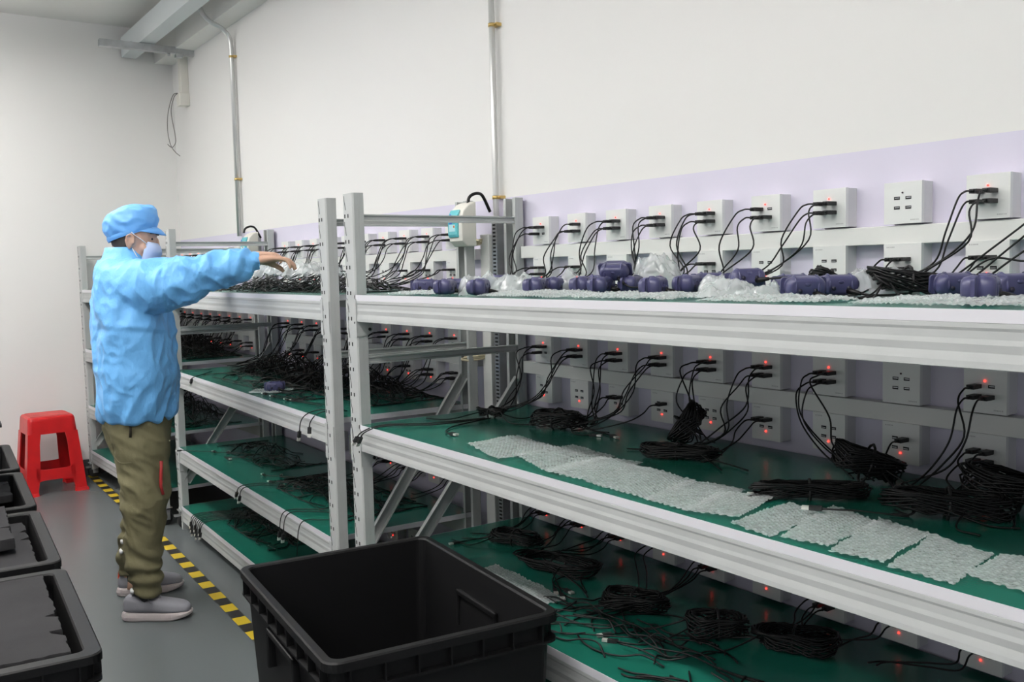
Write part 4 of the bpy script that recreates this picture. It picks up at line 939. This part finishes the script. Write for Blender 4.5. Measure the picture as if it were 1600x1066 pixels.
# cap
cp = MB(); rr_ = []
CAPR = [(-0.090, 0.000, 0.075, 0.052, 0.081), (-0.094, 0.010, 0.079, 0.060, 0.084), (-0.106, 0.034, 0.086, 0.078, 0.090), (-0.109, 0.064, 0.087, 0.094, 0.092), (-0.098, 0.092, 0.084, 0.110, 0.089), (-0.074, 0.113, 0.078, 0.126, 0.080), (-0.042, 0.130, 0.064, 0.136, 0.058), (-0.012, 0.138, 0.036, 0.140, 0.026)]
CN = 72
for i in range((len(CAPR)-1)*5+1):
    q = i/5; j = min(int(q), len(CAPR)-2); t_ = q-j
    Qc = [CAPR[max(0, min(len(CAPR)-1, j+d_))] for d_ in (-1, 0, 1, 2)]
    fb, zb_, ff, zf, w_ = [0.5*(2*b1+(c1-a1)*t_+(2*a1-5*b1+4*c1-d1)*t_*t_+(3*b1-a1-3*c1+d1)*t_**3) for a1, b1, c1, d1 in zip(*Qc)]
    ring = []
    for k in range(CN):
        a = 2*PI*k/CN; t = (math.sin(a)+1)/2
        p = Vector((w_*math.cos(a), fb+(ff-fb)*t, zb_+(zf-zb_)*t))
        w1 = 1-abs(noise.noise(Vector((p.x*20, p.y*20+p.z*12, p.z*24))))*2; w2 = 1-abs(noise.noise(Vector((p.x*42, p.y*42, p.z*30+3))))*2
        wob = 0.0050*(w1-0.45)+0.0028*(w2-0.45)+0.0016*math.sin(a*15)*max(0, 1-q/1.2)
        n = (p-Vector((0, -0.012, 0.05))).normalized(); ring.append(HO+p+n*wob)
    rr_.append(ring)
cp.rings(rr_, 0, False); n_ = len(rr_)*CN; cp.f.append([n_-CN+k for k in range(CN)]); cp.m.append(0); cp.s.append(True)
c_o = cp.build('cap', M['capblue'], man); sd = c_o.modifiers.new('sub', 'SUBSURF'); sd.levels = 1; sd.render_levels = 1
bd_ = MB(); R_ = []
for o_, zo in ((0.0015, 0.0), (0.0028, 0.004), (0.0028, 0.012), (0.0015, 0.016)):
    R_.append([HO+Vector(((0.0815+o_+zo*0.2)*math.cos(a), -0.0915+0.1675*((math.sin(a)+1)/2)+o_*math.sin(a)-zo*0.3*(1-math.sin(a))/2, 0.000+0.0525*((math.sin(a)+1)/2)+zo)) for a in [2*PI*k/48 for k in range(48)]])
bd_.rings(R_, 0, False); bd_.build('cap_band', M['capblue'], c_o)
br = MB(); inn = []; mid_ = []; outr = []
for k in range(21):
    a = PI/2+math.radians(-72+144*k/20); t = (math.sin(a)+1)/2; w_ = 0.083
    p = Vector((w_*math.cos(a), -0.090+(0.076+0.090)*t, 0.004+(0.054-0.0)*t)); e = math.cos((a-PI/2)*1.25)
    inn.append(HO+p); mid_.append(HO+p+Vector((0, 0.019*e, -0.014*e))); outr.append(HO+p+Vector((0, 0.036*e, -0.034*e)))
br.add(inn+mid_+outr, [(j*21+k, j*21+k+1, (j+1)*21+k+1, (j+1)*21+k) for j in range(2) for k in range(20)], 0, True)
b_o = br.build('cap_brim', M['capblue'], c_o); sol = b_o.modifiers.new('thick', 'SOLIDIFY'); sol.thickness = 0.0025; sol.offset = 0
# face mask
mk = MB(); mr = []
for (z, f_, xs_, fs_) in ((0.010, 0.082, 0.056, 0.050), (0.000, 0.091, 0.062, 0.046), (-0.014, 0.098, 0.066, 0.043), (-0.030, 0.101, 0.068, 0.042), (-0.033, 0.097, 0.068, 0.042), (-0.052, 0.100, 0.068, 0.040), (-0.055, 0.096, 0.068, 0.040), (-0.074, 0.096, 0.064, 0.036), (-0.094, 0.086, 0.054, 0.032), (-0.108, 0.070, 0.042, 0.026)):
    mr.append([HP @ Vector((xs_*math.sin(a)*1.02, fs_+(f_-fs_)*max(0, math.cos(a))**0.8, z)) for a in [math.radians(-90+180*k/20) for k in range(21)]])
mk.add([p for r_ in mr for p in r_], [(j*21+k, j*21+k+1, (j+1)*21+k+1, (j+1)*21+k) for j in range(len(mr)-1) for k in range(20)], 0, True)
m_o = mk.build('face_mask', M['mask'], man); sol = m_o.modifiers.new('thick', 'SOLIDIFY'); sol.thickness = 0.0018
for s in (-1, 1):
    lp = MB(); lp.tube([HP @ Vector(p) for p in ((s*0.066, 0.048, 0.002), (s*0.075, 0.028, 0.014), (s*0.0835, 0.004, 0.026), (s*0.086, -0.008, 0.034))], 0.0018, 6)
    lp.tube([HP @ Vector(p) for p in ((s*0.064, 0.038, -0.068), (s*0.074, 0.022, -0.050), (s*0.0825, 0.004, -0.024))], 0.0018, 6); lp.build('ear_loop', M['loop'], m_o)
# smock
sm = MB()
sm.rings([ell(0, cy, z, rx, ry, 36) for z, cy, ry, rx in ((1.385, -0.002, 0.066, 0.072), (1.355, -0.008, 0.078, 0.088), (1.332, -0.012, 0.088, 0.115), (1.308, -0.010, 0.098, 0.168), (1.270, -0.002, 0.112, 0.200), (1.19, 0.006, 0.130, 0.212), (1.07, 0.012, 0.141, 0.216), (0.95, 0.014, 0.143, 0.216), (0.86, 0.014, 0.143, 0.212), (0.79, 0.012, 0.141, 0.208), (0.768, 0.010, 0.138, 0.202), (0.750, 0.010, 0.132, 0.196))])
for s, E_, Wr in ((1, (0.208, 0.245, 1.272), (0.20, 0.468, 1.326)), (-1, (-0.212, 0.225, 1.272), (-0.165, 0.425, 1.342))):
    mdx = (E_[0]+Wr[0])/2; k = 1 if s > 0 else 0.97
    limb(sm, [(s*0.07, -0.01, 1.235), (s*0.128, 0.03, 1.235), (s*0.168, 0.13, 1.246), (s*0.195, E_[1]-0.03, E_[2]-0.012), (E_[0], E_[1]+0.05, E_[2]+0.018), (mdx, (E_[1]+Wr[1])/2+0.03, (E_[2]+Wr[2])/2+0.006), (Wr[0], Wr[1]-0.035, Wr[2]-0.002), (Wr[0], Wr[1]-0.012, Wr[2]), (Wr[0], Wr[1]+0.004, Wr[2])], [0.080, 0.096*k, 0.094*k, 0.083, 0.066, 0.060, 0.044, 0.030, 0.027], 6, 20)
# standing collar
sm.rings([ell(0, -0.004, z, rx, ry, 32) for z, rx, ry in ((1.33, 0.085, 0.080), (1.375, 0.072, 0.068), (1.383, 0.070, 0.066))])
def smock_fold(p):
    # folds that hang from the shoulders and pull along the sleeves
    q = Vector((p.x*7, p.y*7, p.z*3.2)); a = 1-abs(noise.noise(q))*2
    q2 = Vector((p.x*15+4+p.z*5, p.y*15-p.z*4, p.z*6-p.y*3)); b_ = 1-abs(noise.noise(q2))*2
    sl = 1.0 if (p.y > 0.15 and p.z > 1.12) else 0.0
    c_ = 1-abs(noise.noise(Vector((p.x*10, p.y*16+p.z*8, p.z*16))))*2
    hem = 0.006*math.sin(math.atan2(p.y, p.x)*14)*max(0, 1-(p.z-0.735)/0.05) if p.z < 0.785 else 0
    f_ = 1-abs(noise.noise(Vector((p.x*24+2, p.y*24+p.z*10, p.z*20-p.y*12))))*2; g_ = noise.noise(Vector((p.x*5, p.y*5, p.z*5)))
    lo = 0.35 if p.z > 1.34 and p.y < 0.1 else 1.0
    d = (0.012*(a-0.35)*(1-sl)+0.0085*(b_-0.4)+sl*0.010*(c_-0.4)+0.0045*(f_-0.4)*(0.6+g_))*lo+hem
    # crease across the upper back and side
    d += 0.003*math.exp(-((p.z-1.085-0.10*p.x+0.12*(p.y))/0.011)**2)*(1-sl)*(0.5+0.5*noise.noise(Vector((p.x*9, p.y*9, 2))))
    d -= 0.002*math.exp(-((p.z-1.065-0.10*p.x+0.12*(p.y))/0.012)**2)*(1-sl)
    return d
sm_o = fuse(sm, 'smock', 0.0045, 22, M['smock'], man, smock_fold)
col = MB(); col.rings([ell(0, -0.005, z, rx, ry, 40) for z, rx, ry in ((1.345, 0.092, 0.086), (1.368, 0.081, 0.077), (1.388, 0.074, 0.071), (1.3885, 0.070, 0.067), (1.36, 0.075, 0.070))], 0, False); col.build('collar', M['smock'], sm_o)
for Wr in ((0.20, 0.468, 1.326), (-0.165, 0.425, 1.342)):
    cu = MB(); R_ = []
    for i in range(9):
        y = Wr[1]-0.026+0.036*i/8; r0 = 0.0295+0.004*math.sin(i/8*PI); R_.append([(Wr[0]+(r0+0.0016*math.sin(k*PI*0.9))*math.cos(2*PI*k/30), y, Wr[2]+(r0+0.0016*math.sin(k*PI*0.9))*math.sin(2*PI*k/30)) for k in range(30)])
    cu.rings(R_, 0, False); cu.build('cuff', M['smock'], sm_o)
# trousers
tr = MB()
tr.rings([ell(-0.005, cy, z, rx, ry, 32) for z, cy, ry, rx in ((0.86, 0.008, 0.115, 0.165), (0.80, 0.006, 0.120, 0.176), (0.74, 0.004, 0.124, 0.186), (0.68, 0.006, 0.116, 0.184), (0.63, 0.010, 0.10, 0.175))])
for P_, R_ in (([(0.075, 0.012, 0.76), (0.088, 0.024, 0.66), (0.096, 0.030, 0.54), (0.100, 0.030, 0.44), (0.102, 0.018, 0.33), (0.102, 0.014, 0.22), (0.104, 0.018, 0.15), (0.107, 0.021, 0.088)], [0.098, 0.098, 0.088, 0.080, 0.070, 0.062, 0.056, 0.048]),
               ([(-0.085, 0.010, 0.76), (-0.105, 0.010, 0.66), (-0.125, 0.006, 0.54), (-0.142, 0.000, 0.44), (-0.160, -0.022, 0.33), (-0.178, -0.048, 0.24), (-0.190, -0.068, 0.16), (-0.195, -0.074, 0.092)], [0.098, 0.096, 0.086, 0.078, 0.066, 0.058, 0.054, 0.044])):
    limb(tr, P_, R_, 5, 20)
def trouser_fold(p):
    low = max(0.0, min(1.0, (0.36-p.z)/0.16)); knee = math.exp(-((p.z-0.46)/0.07)**2)
    bag = math.sin(p.z*95+5*noise.noise(Vector((p.x*9, p.y*9, p.z*7)))+p.y*14)
    a = 1-abs(noise.noise(Vector((p.x*10, p.y*10, p.z*7+p.y*5))))*2
    b_ = 1-abs(noise.noise(Vector((p.x*16, p.y*16+p.z*14, p.z*16))))*2
    return 0.0062*low*bag+0.012*knee*(a-0.4)+0.006*(a-0.4)+0.005*(b_-0.4)
t_o = fuse(tr, 'trousers', 0.0062, 4, M['trouser'], man, trouser_fold)
# patch pocket seam, tag, red zip, drawcord toggles: laid on the cloth
from mathutils.bvhtree import BVHTree
def onto(ob, pts, lift=0.0):
    t = BVHTree.FromPolygons([v.co for v in ob.data.vertices], [tuple(p.vertices) for p in ob.data.polygons]); out = []
    for p in pts:
        q, n, _, _ = t.find_nearest(Vector(p)); out.append(q+n*lift)
    return out
tg = MB(); tg.tube(onto(t_o, [(0.19, 0.004, 0.742), (0.19, 0.001, 0.722), (0.19, -0.001, 0.702)], 0.001), 0.006, 4); tg.build('tag', M['tag'], t_o)
zp = MB(); zp.tube(onto(t_o, [(0.155, 0.10, 0.60), (0.158, 0.10, 0.56), (0.160, 0.095, 0.51), (0.156, 0.095, 0.475)], 0.002), 0.0062, 8); zp.build('red_zip', M['redzip'], t_o)
for p in ((-0.125, -0.10, 0.235), (-0.135, -0.11, 0.20), (0.125, -0.04, 0.118)):
    q = onto(t_o, [p], 0.003)[0]; k = MB(); k.cyl(q+Vector((-0.012, 0, 0)), q+Vector((0.014, 0.004, -0.002)), 0.0075, 10); k.build('cord_toggle', M['toggle'], t_o)
sm2 = MB(); sm2.tube(spline(onto(t_o, [(0.12, -0.10, 0.745), (0.13, -0.10, 0.68), (0.14, -0.095, 0.615), (0.175, -0.06, 0.600), (0.19, -0.01, 0.603), (0.18, 0.03, 0.615)], 0.0), 6), 0.0014, 6); sm2.build('pocket_seam', M['trouser'], t_o)
# socks and shoes
for s, x, y, yaw in ((1, 0.094, -0.085, -0.18), (-1, -0.200, -0.145, 0.12)):
    fx = Matrix.Translation((x, y+0.022, 0)) @ Matrix.Rotation(yaw, 4, 'Z') @ Matrix.Diagonal((1, 0.91, 1.03, 1))
    k = MB(); k.rings([[fx @ Vector(p) for p in ell(0 if s > 0 else 0.013, 0.092 if s > 0 else 0.074, z, rx, ry, 20)] for z, rx, ry in (((0.06, 0.032, 0.036), (0.10, 0.037, 0.038), (0.17, 0.0385, 0.0385)) if s > 0 else ((0.06, 0.035, 0.044), (0.10, 0.039, 0.044), (0.17, 0.0395, 0.0425)))]); k.build('sock', M['sock'], man)
    u = MB()
    st = [(-0.004, 0.012, 0.030, 0.070), (0.006, 0.027, 0.026, 0.088), (0.03, 0.034, 0.024, 0.098), (0.065, 0.037, 0.024, 0.099), (0.10, 0.038, 0.024, 0.094), (0.125, 0.040, 0.024, 0.080), (0.16, 0.046, 0.020, 0.074), (0.20, 0.048, 0.020, 0.066), (0.232, 0.044, 0.020, 0.060), (0.252, 0.034, 0.020, 0.053), (0.265, 0.018, 0.022, 0.042)]
    u.rings([[fx @ Vector((hw_*math.copysign(abs(math.cos(a))**0.8, math.cos(a))*(1.0 if math.sin(a) < 0 else 0.92), yy, (z0+z1)/2+(z1-z0)/2*math.copysign(abs(math.sin(a))**0.8, math.sin(a)))) for a in [2*PI*i/24 for i in range(24)]] for yy, hw_, z0, z1 in st])
    u_o = u.build('shoe', M['shoe'], man); sd = u_o.modifiers.new('sub', 'SUBSURF'); sd.levels = 1; sd.render_levels = 1
    so = MB(); ol = [(-0.012, 0.008), (-0.007, 0.019), (0.004, 0.029), (0.02, 0.034), (0.05, 0.037), (0.085, 0.039), (0.12, 0.044), (0.16, 0.0495), (0.20, 0.051), (0.232, 0.046), (0.254, 0.035), (0.267, 0.021), (0.272, 0.008)]
    loop_ = [(w_, yy) for yy, w_ in ol]+[(-w_, yy) for yy, w_ in reversed(ol)]
    so.rings([[fx @ Vector((px*q, py if q == 1 else 0.13+(py-0.13)*q, z+(0.010*max(0, (py-0.2)/0.07) if z < 0.02 else 0)+(0.006 if py < 0.02 and z > 0.02 else 0))) for px, py in loop_] for z, q in ((0.0005, 0.93), (0.006, 0.99), (0.016, 1), (0.024, 0.97), (0.029, 0.93))], 0, True, False)
    so.build('sole', M['sole'], u_o, bevel=0.002)
    lc = MB()
    for i in range(5):
        yy = 0.105+0.017*i; zz_ = 0.094-0.0085*i; lc.tube(spline([fx @ Vector(p) for p in ((-0.022, yy, zz_-0.007), (0, yy+0.006, zz_+0.003), (0.022, yy, zz_-0.007))], 4), 0.0025, 6)
    lc.tube(spline([fx @ Vector(p) for p in ((0.0, 0.11, 0.096), (0.022, 0.10, 0.090), (0.036, 0.115, 0.070), (0.030, 0.125, 0.062))], 4), 0.0022, 6)
    lc.build('lace', M['shoe'], u_o)
    ob_ = MB(); ob_.hexa([fx @ Vector(p) for p in ((0.016, 0.083, 0.090), (0.030, 0.085, 0.083), (0.030, 0.108, 0.083), (0.016, 0.108, 0.090), (0.015, 0.080, 0.108), (0.028, 0.082, 0.104), (0.028, 0.104, 0.100), (0.014, 0.104, 0.104))] if s > 0 else [fx @ Vector(p) for p in ((-0.008, -0.004, 0.07), (0.012, -0.004, 0.07), (0.012, 0.010, 0.07), (-0.008, 0.010, 0.07), (-0.008, 0.000, 0.096), (0.012, 0.000, 0.096), (0.012, 0.012, 0.096), (-0.008, 0.012, 0.096))]); ob_.build('orange_tab', M['orange'], u_o, bevel=0.002)

# ------------------------------------------------------------------ stand the whole room on z = 0
for o in list(SC.objects):
    if o.parent is None and o.type in ('MESH', 'EMPTY', 'CURVE'): o.location.z += ZO
